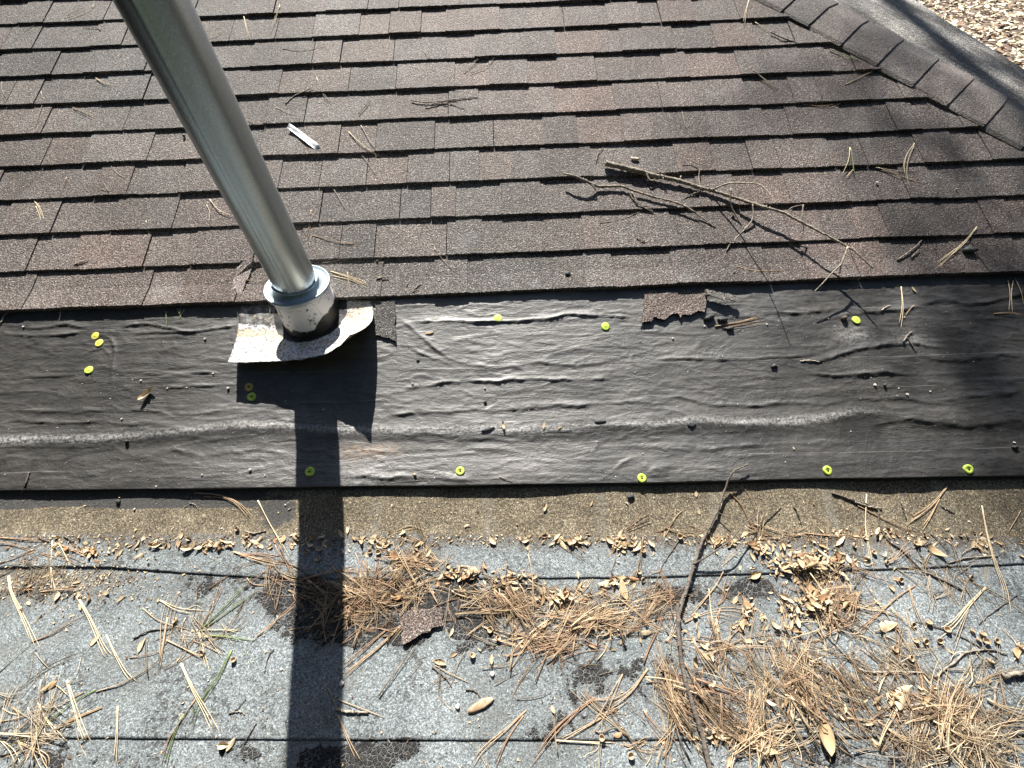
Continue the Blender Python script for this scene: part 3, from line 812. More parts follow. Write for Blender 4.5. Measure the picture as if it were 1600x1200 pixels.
# far slope: plane through the hip crest, found by its outer edge in the photograph
crest, _ = hip_pt(0, 0.20)
nF = np.cross(far, hd); nF = nF if nF[2] > 0 else -nF; nF /= np.linalg.norm(nF)
def far_hit(px, py):
    r = ray(px, py); return CAM+r*((nF@(crest-CAM))/(nF@r))
e0, e1 = far_hit(1432, 0), far_hit(1600, 108)
wE0, wE1 = (e0-crest)@far, (e1-crest)@far
tE0, tE1 = (e0-crest)@hd, (e1-crest)@hd
def edge_w(t): return float(np.clip(wE1+(wE0-wE1)*(t-tE1)/(tE0-tE1), 0.10, 3))
fs = MB()
NCF = 30
for k in range(NCF):
    T_ = np.arange(-2.5, 4.6, 0.012)
    V = []
    fr0, fr1 = k/NCF, (k+1.12)/NCF
    for j, (fr, h) in enumerate(((fr1, 0.0), (fr1, 0.009), (fr1-0.02/NCF, 0.010), (fr0, 0.001))):
        for t_ in T_:
            w_ = edge_w(t_)*fr+0.004*float(vnoise(np.array(t_*25.), np.array(k*3.0), 7))*(j < 3)
            hh = h+0.005*float(vnoise(np.array(t_*7.), np.array(k*5.0), 8))*(j in (1, 2))
            V.append(crest+hd*t_+far*w_+nF*(hh-0.010))
    m = len(T_)
    F = [(j*m+i, j*m+i+1, (j+1)*m+i+1, (j+1)*m+i) for j in range(3) for i in range(m-1)]
    tc_ = np.array([(0.46, 0.44, 0.41)])*(0.30+1.0*fbm(T_*5+k*3.7, T_*0+k*2.3, 17, 4))[:, None]
    fs.add(V, F, np.tile(tc_, (4, 1)))
fs.build('far_slope', M_HIP, roof, smooth=False, cols=True)
# ------------------------------------------------------------------ ground far below with fallen leaves
GZ = -1.3
g = NT('leaf_strewn_ground', rough=0.95)
c = g.ramp(g.noise(3, 6, 0.7), [(0.3, (0.07, 0.045, 0.035)), (0.7, (0.20, 0.14, 0.10))])
g.color(c); g.bump(g.noise(25, 4), 0.8, 0.02)
q = 400
gp = mesh_obj('ground', [(-q, -q, GZ), (q, -q, GZ), (q, q, GZ), (-q, q, GZ)], [(0, 1, 2, 3)], g.m)
tag(gp, kind='structure')
lm = simple_mat('fallen_leaf', (0.9, 0.9, 0.9), (1.1, 1.1, 1.1), 20, tint=True)
mb = MB()
for i in range(26000):
    a_ = R.uniform(0, 1)
    x, y = R.uniform(4.2, 17.5), R.uniform(4.0, 19.5)
    if abs(y/x-0.95) > 0.55 or float(vnoise(np.array(x*1.3), np.array(y*1.3), 3)) < 0.25: continue
    L_ = R.uniform(0.04, 0.085); w_ = L_*R.uniform(0.35, 0.6); th = R.uniform(0, 6.283)
    ca, sa = math.cos(th), math.sin(th)
    tz = R.uniform(-0.04, 0.05); z0 = GZ+R.uniform(0.01, 0.05)
    pts = [(-L_, 0, 0), (-L_*.2, -w_, .01), (L_*.6, -w_*.7, .012), (L_, 0, tz), (L_*.5, w_*.8, .015), (-L_*.3, w_, .01)]
    V = [(x+p[0]*ca-p[1]*sa, y+p[0]*sa+p[1]*ca, z0+p[2]+abs(tz)) for p in pts]
    c_ = R.choice([(0.62, 0.54, 0.40), (0.72, 0.66, 0.50), (0.50, 0.40, 0.26), (0.30, 0.20, 0.13), (0.66, 0.60, 0.46)])
    mb.add(V, [(0, 1, 2, 3, 4, 5)], c_)
o = mb.build('fallen_leaves', lm, smooth=False, cols=True)
tag(o, 'pale dry leaves covering the ground beyond the hip of the roof', 'leaves', kind='stuff')

# ------------------------------------------------------------------ vent pipe
PB = np.array([-0.6234, 0.6342, 0.2432])          # foot of the pipe axis
def lathe(mb, prof, n=48, center=(0, 0, 0), axis=None, col=None, wob=0.0):
    cx, cy, cz = center; V = []; F = []
    for r_, z_ in prof:
        for i in range(n):
            a = 2*math.pi*i/n
            rr = r_*(1+wob*math.sin(3*a+z_*40))
            V.append((cx+rr*math.cos(a), cy+rr*math.sin(a), cz+z_))
    for j in range(len(prof)-1):
        for i in range(n):
            F.append((j*n+i, j*n+(i+1) % n, (j+1)*n+(i+1) % n, (j+1)*n+i))
    mb.add(V, F, col)

vent = empty('vent_pipe', tuple(PB))
tag(vent, 'tall grey metal vent pipe rising through the roof out of the picture', 'vent pipe')
RP = 0.0605
def tube_with_seam():
    m_ = MB(); n = 96; zs = np.concatenate([np.linspace(0.07, 0.9, 34), np.linspace(0.95, 3.2, 20)]); V = []; F = []
    for z in zs:
        for i in range(n):
            a = 2*math.pi*i/n
            r = RP
            # folded lock seam on the side facing the low roof
            ds = (a-math.radians(272)+math.pi) % (2*math.pi)-math.pi
            r += 0.0022*math.exp(-(ds/0.05)**4)
            V.append((r*math.cos(a), r*math.sin(a), z))
    for j in range(len(zs)-1):
        for i in range(n): F.append((j*n+i, j*n+(i+1) % n, (j+1)*n+(i+1) % n, (j+1)*n+i))
    # thickness at the open top
    m_.add(V, F)
    lathe(m_, [(RP, 3.2), (RP-0.002, 3.2), (RP-0.002, 2.9)], 96)
    return m_
tube_with_seam().build('pipe_section', M_PIPE, vent)
m_ = MB()
lathe(m_, [(RP+.0005, .122), (RP+.003, .119), (.067, .111), (.076, .104), (.085, .1015), (.089, .107), (.0915, .1085), (.0940, .107), (.0945, .102), (.0920, .098), (.088, .094), (.0835, .090), (.0815, .080), (.081, .070)], 72)
m_.build('storm_collar', M_COLLAR, vent)
m_ = MB()                                        # bead of sealant where collar meets pipe
n = 90; V = []; F = []
for i in range(n):
    a = 2*math.pi*i/n; rr = 0.0035+0.0022*vnoise(np.array(i*0.35), np.array(0.5), 3)
    for j in range(8):
        b = 2*math.pi*j/8; V.append(((RP+0.001+rr*math.cos(b))*math.cos(a), (RP+0.001+rr*math.cos(b))*math.sin(a), .121+rr*0.7*math.sin(b)+0.003*math.sin(a*2)))
for i in range(n):
    for j in range(8): F.append((i*8+j, ((i+1) % n)*8+j, ((i+1) % n)*8+(j+1) % 8, i*8+(j+1) % 8))
m_.add(V, F); m_.build('sealant_bead', M_COLLAR, vent)

flash = empty('pipe_flashing', tuple(PB))
tag(flash, 'white painted pipe flashing with bent curled plate at the foot of the vent pipe', 'flashing')
m_ = MB()
CT = np.array([0.002, -0.002, 0.0])
prof = [(.0795, .092), (.0815, .085), (.083, .070), (.0845, .05), (.086, .03), (.0875, .012), (.0895, -.005), (.093, -.018), (.099, -.028), (.104, -.045)]
lathe(m_, prof, 72, center=tuple(CT), wob=0.006)
m_.build('cone', M_CONE, flash)
# the plate: a grid through measured edge points, free lower edge curled up
TL, TR = np.array([-.2286, .0570, .0247]), np.array([.1884, .0242, .0135])
top = [TL, TL*.55+TR*.45+np.array([0, .004, .006]), TR]
midl, midr = np.array([-.247, .010, .012]), np.array([.172, .030, .040])
low = [np.array(q) for q in [(-.2, -.1877, -.0159), (-.1295, -.1901, -.0173), (-.0573, -.194, -.0115), (.0213, -.199, -.0021), (.10, -.1972, .0156), (.1403, -.190, .036), (.1803, -.1800, .0690)]]
nu, nv = 60, 44; V = np.zeros((nv, nu, 3)); A = np.zeros((nv, nu, 3))
lw = np.array(low); lt = np.linspace(0, 1, len(low))
slope_n = nS
for j in range(nv):
    t = j/(nv-1)                          # 0 = top edge, 1 = free edge
    for i in range(nu):
        s_ = i/(nu-1)
        T_ = TL*(1-s_)+TR*s_+nS*0.003
        B_ = np.array([np.interp(s_, lt, lw[:, k]) for k in range(3)])
        P = T_*(1-t)+B_*t
        # keep the upper part flat on the roof, bend only the free part
        flat = T_*(1-t)+np.array([B_[0], B_[1], 0])*t
        flat[2] = (flat[1]+PB[1])*TS-PB[2]+0.006
        t0 = 0.40-0.36*s_**3
        P[0] += 0.022*math.sin(math.pi*t)*s_**4
        P[2] = flat[2]
        if t > t0:
            k = (t-t0)/(1-t0)
            P[2] = flat[2]+(B_[2]-((B_[1]+PB[1])*TS-PB[2]+0.006))*k**1.5
        nz_ = 0.0018*(float(fbm(s_*9, t*9, 5))-0.5)*2
        P = P+nS*nz_
        if j == nv-1: P = P+np.array([0, 1, 0])*0.009*(float(fbm(s_*22., 1., 6, 3))-0.5)
        V[j, i] = P
        A[j, i, 0] = 0.30*float(fbm(s_*6, t*6, 15))+0.85*float(sstep(0.42, 0.30, t))*float(sstep(0.45, 0.30, s_))+0.1
        A[j, i, 1] = 0.85*math.exp(-((t-0.50)/0.10)**2)*float(sstep(0.5, 0.35, s_))+0.55*float(sstep(0.70, 0.8, s_))*float(sstep(0.6, 0.3, t))
        dr = math.hypot(P[0]-CT[0], (P[1]-CT[1])*1.0)
        A[j, i, 2] = 0.95*float(sstep(0.128, 0.098, dr))
        if i in (0, nu-1): pass
Vf = V.reshape(-1, 3)
# right-hand edge: flap reaching to the tip
F = []
for j in range(nv-1):
    for i in range(nu-1):
        F.append((j*nu+i, j*nu+i+1, (j+1)*nu+i+1, (j+1)*nu+i))
under = Vf-nS*0.0012
nb = len(Vf)
F2 = [tuple(nb+k for k in reversed(f)) for f in F]
rim = []
for i in range(nu-1):
    a, b = (nv-1)*nu+i, (nv-1)*nu+i+1; rim.append((a, b, nb+b, nb+a)); rim.append((i+1, i, nb+i, nb+i+1))
for j in range(nv-1):
    a, b = j*nu, (j+1)*nu; rim.append((a, b, nb+b, nb+a)); a, b = j*nu+nu-1, (j+1)*nu+nu-1; rim.append((b, a, nb+a, nb+b))
mesh_obj('base_plate', np.concatenate([Vf, under]), F+F2+rim, M_PLATE, flash, True, np.concatenate([A.reshape(-1, 3)]*2))
SHADE_N = 20
# ------------------------------------------------------------------ things lying on the roof: labels
LM = [(490, 505, 'the pipe flashing'), (350, 190, 'the vent pipe'), (1110, 300, 'the fallen branch'), (1078, 900, 'the long dark stick'),
      (497, 1080, "the pipe's shadow"), (780, 497, 'the top middle cap'), (719, 736, 'the lower middle cap'), (1338, 500, 'the top right cap'),
      (1513, 733, 'the lower right cap'), (1293, 735, 'the cap right of the stick'), (148, 535, 'the two yellow caps'), (860, 985, 'the middle needle drift'),
      (1265, 900, 'the leaf pile'), (1260, 1090, 'the needle fan'), (310, 985, 'the starry needle tuft'), (1480, 190, 'the hip cap'),
      (10, 1190, 'the lower left corner'), (1590, 1190, 'the lower right corner'), (10, 10, 'the upper left corner'), (478, 212, 'the clear tape scrap'),
      (887, 429, 'the blue-grey chip'), (1540, 1000, 'the acorn cup cluster'), (1440, 1008, 'the cups by the right drift'), (1366, 872, 'the dark cups on the seam'), (500, 866, 'the cups in the pipe shadow'), (595, 868, 'the cup row by the pipe shadow'), (1410, 607, 'the right seed row'), (735, 898, 'the paired cups in the leaves'), (280, 606, 'the left seed row'), (1060, 480, 'the torn shingle'), (655, 980, 'the shingle scrap'), (575, 706, 'the rust stain'), (1160, 10, 'the top of the hip')]
USED = {}
def where(px, py):
    d, x, y, nm = min((math.hypot(px-a, py-b), a, b, n_) for a, b, n_ in LM)
    if d < 14: return 'right beside '+nm
    v = '' if abs(py-y) < 0.35*abs(px-x) else ('above' if py < y else 'below')
    h = '' if abs(px-x) < 0.35*abs(py-y) else ('left' if px < x else 'right')
    w = (v+' '+h).strip()
    if h: w += ' of'
    far_ = 'closely ' if d < 26 else 'just ' if d < 60 else ('' if d < 110 else 'well ' if d < 190 else 'far ')
    return far_+w+' '+nm
def surf_name(px, py):
    P = at(px, py)
    if P[1]/CS > V0: return 'shingles'
    if P[1] > float(poly_y(FELT, P[0])): return 'felt'
    return 'tan strip' if P[1]+0.0365*P[0] > -0.01 else 'grey roof'
def lab(look, px, py, extra=''):
    s_ = f"{look} on {surf_name(px, py)} {where(px, py)}"
    for k in ('', 'second ', 'third ', 'fourth ', 'fifth '):
        t_ = k+s_
        if t_ not in USED: break
    if extra: t_ = s_+' '+extra
    USED[t_] = 1
    return ' '.join(t_.split()[:16])

# ------------------------------------------------------------------ builders
def smooth_path(P, n):
    P = np.asarray(P, float)
    if len(P) == 2: P = np.array([P[0], (P[0]+P[1])/2, P[1]])
    Q = np.concatenate([[2*P[0]-P[1]], P, [2*P[-1]-P[-2]]])
    out = []
    segs = len(P)-1
    for k in np.linspace(0, segs-1e-6, n):
        i = int(k); t = k-i
        a, b, c, d = Q[i], Q[i+1], Q[i+2], Q[i+3]
        out.append(0.5*((2*b)+(-a+c)*t+(2*a-5*b+4*c-d)*t*t+(-a+3*b-3*c+d)*t**3))
    return np.array(out)

def tube(mb, P, rad, sides=6, col=None, rough=0.0, seed=0):
    P = np.asarray(P, float); n = len(P)
    rad = np.ones(n)*rad if np.ndim(rad) == 0 else np.asarray(rad)
    tan = np.gradient(P, axis=0); tan /= (np.linalg.norm(tan, axis=1)[:, None]+1e-12)
    up = np.array([0, 0, 1.0]); 
    V = []; a_prev = None
    rr = np.random.RandomState(seed+n)
    for i in range(n):
        a = np.cross(tan[i], up)
        if np.linalg.norm(a) < 1e-3: a = np.array([1.0, 0, 0])
        if a_prev is not None:
            a = a_prev-tan[i]*(a_prev@tan[i])
        a /= np.linalg.norm(a)+1e-12; a_prev = a
        b = np.cross(tan[i], a)
        for j in range(sides):
            th = 2*math.pi*j/sides
            r = rad[i]*(1+rough*(rr.rand()-0.5)*2)
            V.append(P[i]+r*(a*math.cos(th)+b*math.sin(th)))
    F = [(i*sides+j, i*sides+(j+1) % sides, (i+1)*sides+(j+1) % sides, (i+1)*sides+j) for i in range(n-1) for j in range(sides)]
    F.append(tuple(range(sides-1, -1, -1))); F.append(tuple((n-1)*sides+j for j in range(sides)))
    mb.add(V, F, col)

def strands(mb, P, n, r, spread, rr, sides=4, col=None):
    """a pine fascicle: n needles sharing one end and drifting apart"""
    P = smooth_path(P, 10)
    L_ = np.linalg.norm(np.diff(P, axis=0), axis=1).sum()
    d = P[-1]-P[0]; lat = np.cross(d, [0, 0, 1]); lat /= np.linalg.norm(lat)+1e-9
    t = np.linspace(0, 1, len(P))
    for k in range(n):
        o_ = (k-(n-1)/2)*spread*(0.6+0.8*rr.random())
        bow = rr.uniform(-0.3, 0.3)*spread
        cut = 1-0.12*rr.random()*(k > 0)
        Q = P+lat[None, :]*(o_*t**1.4+bow*np.sin(t*math.pi)+ (k-(n-1)/2)*r*1.2)[:, None]
        Q[:, 2] += k*r*0.8*(1-t)
        m_ = max(4, int(len(Q)*cut))
        rad = np.interp(np.linspace(0, 1, m_), [0, .06, .15, .85, 1], [1.35, 1.35, 1, .85, .3])*r
        tube(mb, Q[:m_], rad, sides, col)

NGROUP = 'fallen pine needles scattered on the roof'
NWORD = ['tan', 'rusty', 'straw coloured', 'green', 'grey']
def needle(pts, mi=0, n=2, r=0.0009, spread=0.0055, h=0.0015, bow=0.002):
    t = np.linspace(0, 1, len(pts))
    P = [at(p[0], p[1], h+bow*math.sin(math.pi*q)) for p, q in zip(pts, t)]
    mb = MB(); strands(mb, P, n, r, spread, R)
    o = mb.build('pine_needle', M_NEEDLE[mi], origin=P[0])
    cx, cy = (pts[0][0]+pts[-1][0])/2, (pts[0][1]+pts[-1][1])/2
    w = {1: 'single', 2: 'paired', 3: 'bundled'}[n]
    tag(o, lab(f'{w} {NWORD[mi]} pine needle', cx, cy), 'pine needle', NGROUP)
    return o

NEED = [
 ([(82, 845), (80, 890), (85, 930)], 2, 2), ([(93, 850), (104, 872), (113, 890)], 2, 2), ([(14, 900), (17, 925), (35, 965), (50, 1000), (57, 1020)], 2, 3),
 ([(20, 928), (30, 945), (38, 962)], 0, 1), ([(118, 927), (140, 965), (160, 1010), (172, 1030)], 2, 3), ([(166, 992), (180, 1022), (197, 1052), (212, 1068)], 2, 2),
 ([(50, 1003), (80, 990), (105, 975), (135, 962)], 1, 2), ([(0, 1050), (30, 1020), (48, 1008)], 4, 1), ([(55, 1020), (65, 1033), (78, 1046)], 4, 1),
 ([(80, 1066), (92, 1075), (106, 1087)], 2, 1), ([(105, 1063), (115, 1100), (128, 1140), (140, 1165)], 2, 3), ([(60, 1098), (70, 1120), (85, 1140), (102, 1162)], 2, 2),
 ([(4, 1107), (15, 1112), (28, 1117)], 2, 1), ([(184, 1103), (181, 1150), (178, 1200)], 2, 2), ([(222, 950), (250, 970), (300, 985)], 0, 1), ([(250, 938), (280, 952), (322, 957)], 2, 2),
 ([(310, 985), (330, 950), (350, 908)], 1, 3), ([(312, 985), (345, 955), (400, 898)], 3, 2), ([(320, 982), (370, 945), (400, 927)], 3, 2), ([(308, 985), (350, 984), (375, 988)], 2, 2),
 ([(315, 992), (360, 995), (397, 1004)], 3, 2), ([(300, 1000), (325, 1010), (350, 1024)], 0, 1), ([(260, 1000), (300, 1020), (325, 1032)], 0, 2), ([(202, 1028), (230, 1022), (262, 1014)], 1, 1),
 ([(262, 965), (255, 1010), (248, 1047)], 0, 2), ([(150, 1081), (200, 1062), (262, 1022)], 4, 2), ([(305, 998), (280, 1030), (255, 1047)], 1, 1), ([(310, 985), (318, 1020), (326, 1055)], 2, 2),
 ([(318, 990), (332, 1008), (345, 1027)], 0, 1), ([(283, 1037), (300, 1075), (322, 1115), (342, 1158)], 2, 3), ([(362, 1015), (345, 1050), (325, 1080), (305, 1110), (296, 1143)], 3, 3),
 ([(305, 1093), (280, 1130), (262, 1158), (250, 1195)], 1, 2), ([(287, 1115), (268, 1160), (258, 1200)], 3, 2), ([(150, 1078), (110, 1100), (60, 1140), (0, 1172)], 3, 2),
 ([(160, 1105), (100, 1130), (60, 1160), (0, 1182)], 0, 3), ([(64, 1062), (58, 1110), (45, 1152)], 4, 2), ([(72, 1052), (63, 1100), (52, 1150)], 4, 1), ([(0, 1155), (20, 1175), (30, 1200)], 2, 2),
 ([(130, 1082), (90, 1105), (45, 1152)], 0, 1), ([(0, 1128), (40, 1118), (90, 1092)], 0, 1), ([(30, 1160), (70, 1180), (75, 1200)], 0, 2),
 ([(305, 770), (345, 774), (375, 790), (397, 818)], 0, 3), ([(318, 776), (350, 779), (372, 792)], 1, 1), ([(403, 782), (420, 815), (440, 850), (453, 878)], 2, 2), ([(365, 862), (405, 875), (452, 884)], 0, 3),
 ([(375, 870), (400, 866), (440, 872)], 1, 2), ([(527, 1093), (560, 1105), (602, 1122)], 0, 1), ([(528, 1117), (545, 1160), (562, 1192)], 0, 2), ([(512, 1075), (528, 1112)], 1, 1),
 ([(626, 978), (590, 1012), (555, 1040), (533, 1060)], 0, 3), ([(604, 984), (560, 1020), (530, 1046)], 1, 2), ([(822, 1110), (790, 1140), (755, 1170), (735, 1200)], 0, 2), ([(818, 1118), (790, 1160), (772, 1200)], 1, 2),
 ([(930, 1090), (890, 1120), (860, 1150), (822, 1200)], 1, 3), ([(868, 1157), (920, 1160), (962, 1163)], 2, 2), ([(960, 1110), (905, 1140), (870, 1160)], 0, 2), ([(1012, 1045), (985, 1080), (948, 1106)], 0, 3),
 ([(1354, 772), (1352, 820), (1356, 850), (1364, 900)], 2, 2), ([(1480, 760), (1460, 785), (1435, 805), (1413, 818)], 0, 3), ([(1468, 780), (1455, 805), (1438, 830)], 0, 2),
 ([(1534, 790), (1542, 835), (1555, 880), (1570, 920), (1577, 970)], 2, 3), ([(1595, 798), (1587, 812), (1575, 832)], 0, 1), ([(1258, 833), (1300, 837), (1352, 838)], 1, 2), ([(1340, 790), (1370, 805), (1410, 825), (1430, 832)], 1, 2),
 ([(1140, 770), (1160, 790), (1175, 820), (1187, 847)], 1, 2), ([(1430, 915), (1400, 935), (1370, 962), (1322, 1000)], 1, 2), ([(1540, 918), (1515, 945), (1490, 975), (1462, 992)], 2, 3), ([(1513, 952), (1500, 985), (1487, 1022)], 4, 2),
 ([(1420, 915), (1430, 950), (1447, 988)], 0, 2), ([(1132, 890), (1115, 920), (1070, 970)], 0, 2), ([(1108, 920), (1112, 960), (1122, 1008)], 2, 2),
 ([(1408, 448), (1410, 480), (1405, 517)], 2, 2), ([(1428, 477), (1421, 485), (1415, 493)], 0, 1), ([(1575, 438), (1578, 460), (1576, 488)], 2, 1), ([(1583, 438), (1580, 460), (1582, 490)], 2, 1), ([(1586, 435), (1595, 455), (1600, 478)], 0, 1),
 ([(1553, 490), (1578, 489), (1602, 493)], 0, 2), ([(1117, 510), (1160, 502), (1196, 493)], 0, 3), ([(1130, 513), (1165, 506), (1198, 502)], 1, 2),
 ([(1328, 230), (1325, 250), (1315, 275)], 2, 1), ([(1329, 232), (1333, 255), (1334, 276)], 3, 2), ([(1334, 264), (1328, 270), (1323, 277)], 2, 1), ([(1429, 224), (1415, 245), (1411, 275)], 2, 2), ([(1428, 228), (1419, 250), (1417, 278), (1422, 296)], 4, 2),
 ([(1368, 262), (1410, 267), (1441, 266)], 4, 2), ([(1372, 262), (1410, 276), (1445, 288)], 0, 2), ([(1526, 355), (1505, 380), (1480, 400), (1455, 420)], 2, 3), ([(1510, 375), (1480, 405), (1461, 424)], 2, 2),
 ([(1320, 133), (1345, 120), (1367, 109)], 2, 2), ([(1297, 77), (1325, 88), (1347, 99)], 3, 3), ([(1254, 163), (1285, 166), (1310, 160)], 1, 2), ([(1296, 170), (1310, 163), (1322, 155)], 4, 1), ([(1180, 35), (1205, 50), (1228, 62)], 2, 2),
 ([(1177, 110), (1195, 125), (1222, 146)], 4, 3), ([(1170, 0), (1165, 20), (1162, 42)], 2, 2), ([(1150, 416), (1180, 423), (1238, 424)], 0, 2),
 ([(147, 8), (130, 18), (100, 30)], 2, 1), ([(70, 28), (55, 38), (37, 51)], 4, 1), ([(150, 122), (165, 130), (183, 136)], 2, 2), ([(64, 143), (66, 160), (60, 180), (55, 200)], 4, 1), ([(114, 168), (130, 174), (148, 184)], 0, 2),
 ([(172, 257), (180, 268), (198, 281)], 4, 1), ([(52, 312), (62, 325), (68, 345)], 2, 2), ([(56, 322), (62, 335), (64, 346)], 2, 1), ([(104, 277), (98, 290), (92, 303)], 4, 1), ([(228, 345), (232, 358), (234, 371)], 2, 1),
 ([(328, 312), (342, 328), (370, 340)], 2, 2), ([(323, 320), (328, 332), (326, 347)], 2, 1), ([(3, 128), (4, 140), (8, 151)], 4, 1), ([(381, 25), (385, 45), (390, 63)], 2, 2), ([(437, 8), (430, 30), (421, 51)], 2, 2), ([(442, 76), (470, 79), (508, 73)], 4, 1),
 ([(495, 120), (498, 145), (494, 150)], 4, 1), ([(495, 122), (505, 145), (516, 162)], 4, 2), ([(545, 206), (565, 225), (592, 246)], 2, 2), ([(564, 196), (578, 220), (592, 244)], 4, 2), ([(563, 240), (575, 255), (588, 274)], 4, 1),
 ([(521, 295), (535, 318), (550, 345)], 4, 1), ([(385, 187), (405, 192), (421, 188)], 0, 1), ([(430, 168), (448, 174), (462, 180)], 2, 1), ([(320, 60), (335, 53), (346, 49)], 2, 1), ([(488, 368), (530, 378), (566, 382)], 1, 2), ([(486, 328), (484, 350), (479, 377)], 1, 2),
 ([(505, 411), (545, 404), (580, 397)], 1, 3), ([(517, 424), (550, 434), (588, 450)], 2, 3), ([(520, 431), (555, 440), (589, 458)], 2, 2), ([(543, 425), (548, 455), (561, 484)], 0, 1), ([(663, 80), (668, 86), (675, 94)], 4, 1),
 ([(725, 112), (740, 98), (752, 87)], 4, 2), ([(736, 114), (764, 100), (787, 66)], 4, 1), ([(678, 387), (695, 410), (716, 429)], 4, 1), ([(378, 437), (395, 438), (413, 438)], 2, 1), ([(259, 487), (260, 497), (261, 510)], 3, 1),
 ([(277, 482), (281, 492), (285, 500)], 3, 1), ([(288, 484), (282, 492), (279, 498)], 2, 1), ([(1065, 171), (1072, 200), (1080, 185)], 4, 1), ([(937, 349), (967, 342), (1010, 328)], 4, 1), ([(1001, 430), (1060, 470), (1062, 470)], 4, 1),
 ([(105, 25), (112, 20), (135, 10)], 4, 1), ([(170, 300), (165, 290), (162, 285)], 4, 1), ([(158, 296), (168, 296), (178, 296)], 4, 1), ([(440, 370), (445, 355), (460, 340)], 4, 1), ([(680, 1040), (700, 1052), (735, 1068)], 0, 1),
 ([(780, 745), (790, 748), (800, 752)], 4, 1), ([(620, 830), (640, 822), (665, 830)], 0, 1), ([(1160, 760), (1172, 775), (1180, 800)], 1, 1), ([(1040, 838), (1055, 810), (1070, 795)], 0, 1),
 ([(0, 840), (40, 842), (78, 845)], 1, 2), ([(0, 880), (25, 870), (60, 855)], 1, 2), ([(85, 848), (110, 858), (140, 872)], 1, 2),
]
for pts, mi, n in NEED:
    if pts[0] == (1001, 430): continue
    needle(pts, mi, n)

# prototypes for needles in the drifts
PROTO = []
for k in range(16):
    rr = random.Random(100+k)
    L_ = rr.choice([0.05, 0.08, 0.11, 0.14, 0.16, 0.18, 0.2]); cur = rr.gauss(0, 0.055)*L_
    t = np.linspace(0, 1, 9)
    P = np.stack([L_*(t-0.5), cur*4*t*(1-t)+rr.uniform(-.004, .004)*np.sin(t*7), 0.004*np.sin(math.pi*t)*rr.uniform(-1, 1.5)], 1)
    mb = MB(); strands(mb, P, rr.choice([1, 1, 2, 2, 3]), 0.00072, rr.uniform(0.004, 0.014), rr)
    PROTO.append((np.concatenate(mb.v), list(mb.f)))
PM = [[None]*5 for _ in PROTO]
def proto_mesh(k, mi):
    if PM[k][mi] is None:
        me = bpy.data.meshes.new('pine_needle'); me.from_pydata([tuple(v) for v in PROTO[k][0]], [], PROTO[k][1])
        me.polygons.foreach_set('use_smooth', [True]*len(me.polygons)); me.materials.append(M_NEEDLE[mi]); PM[k][mi] = me
    return PM[k][mi]
def frame(nrm, ang):
    x = np.array([1.0, 0, 0]); x = x-nrm*(x@nrm); x /= np.linalg.norm(x); y = np.cross(nrm, x)
    X = x*math.cos(ang)+y*math.sin(ang); Y = np.cross(nrm, X)
    return np.stack([X, Y, nrm], 1)
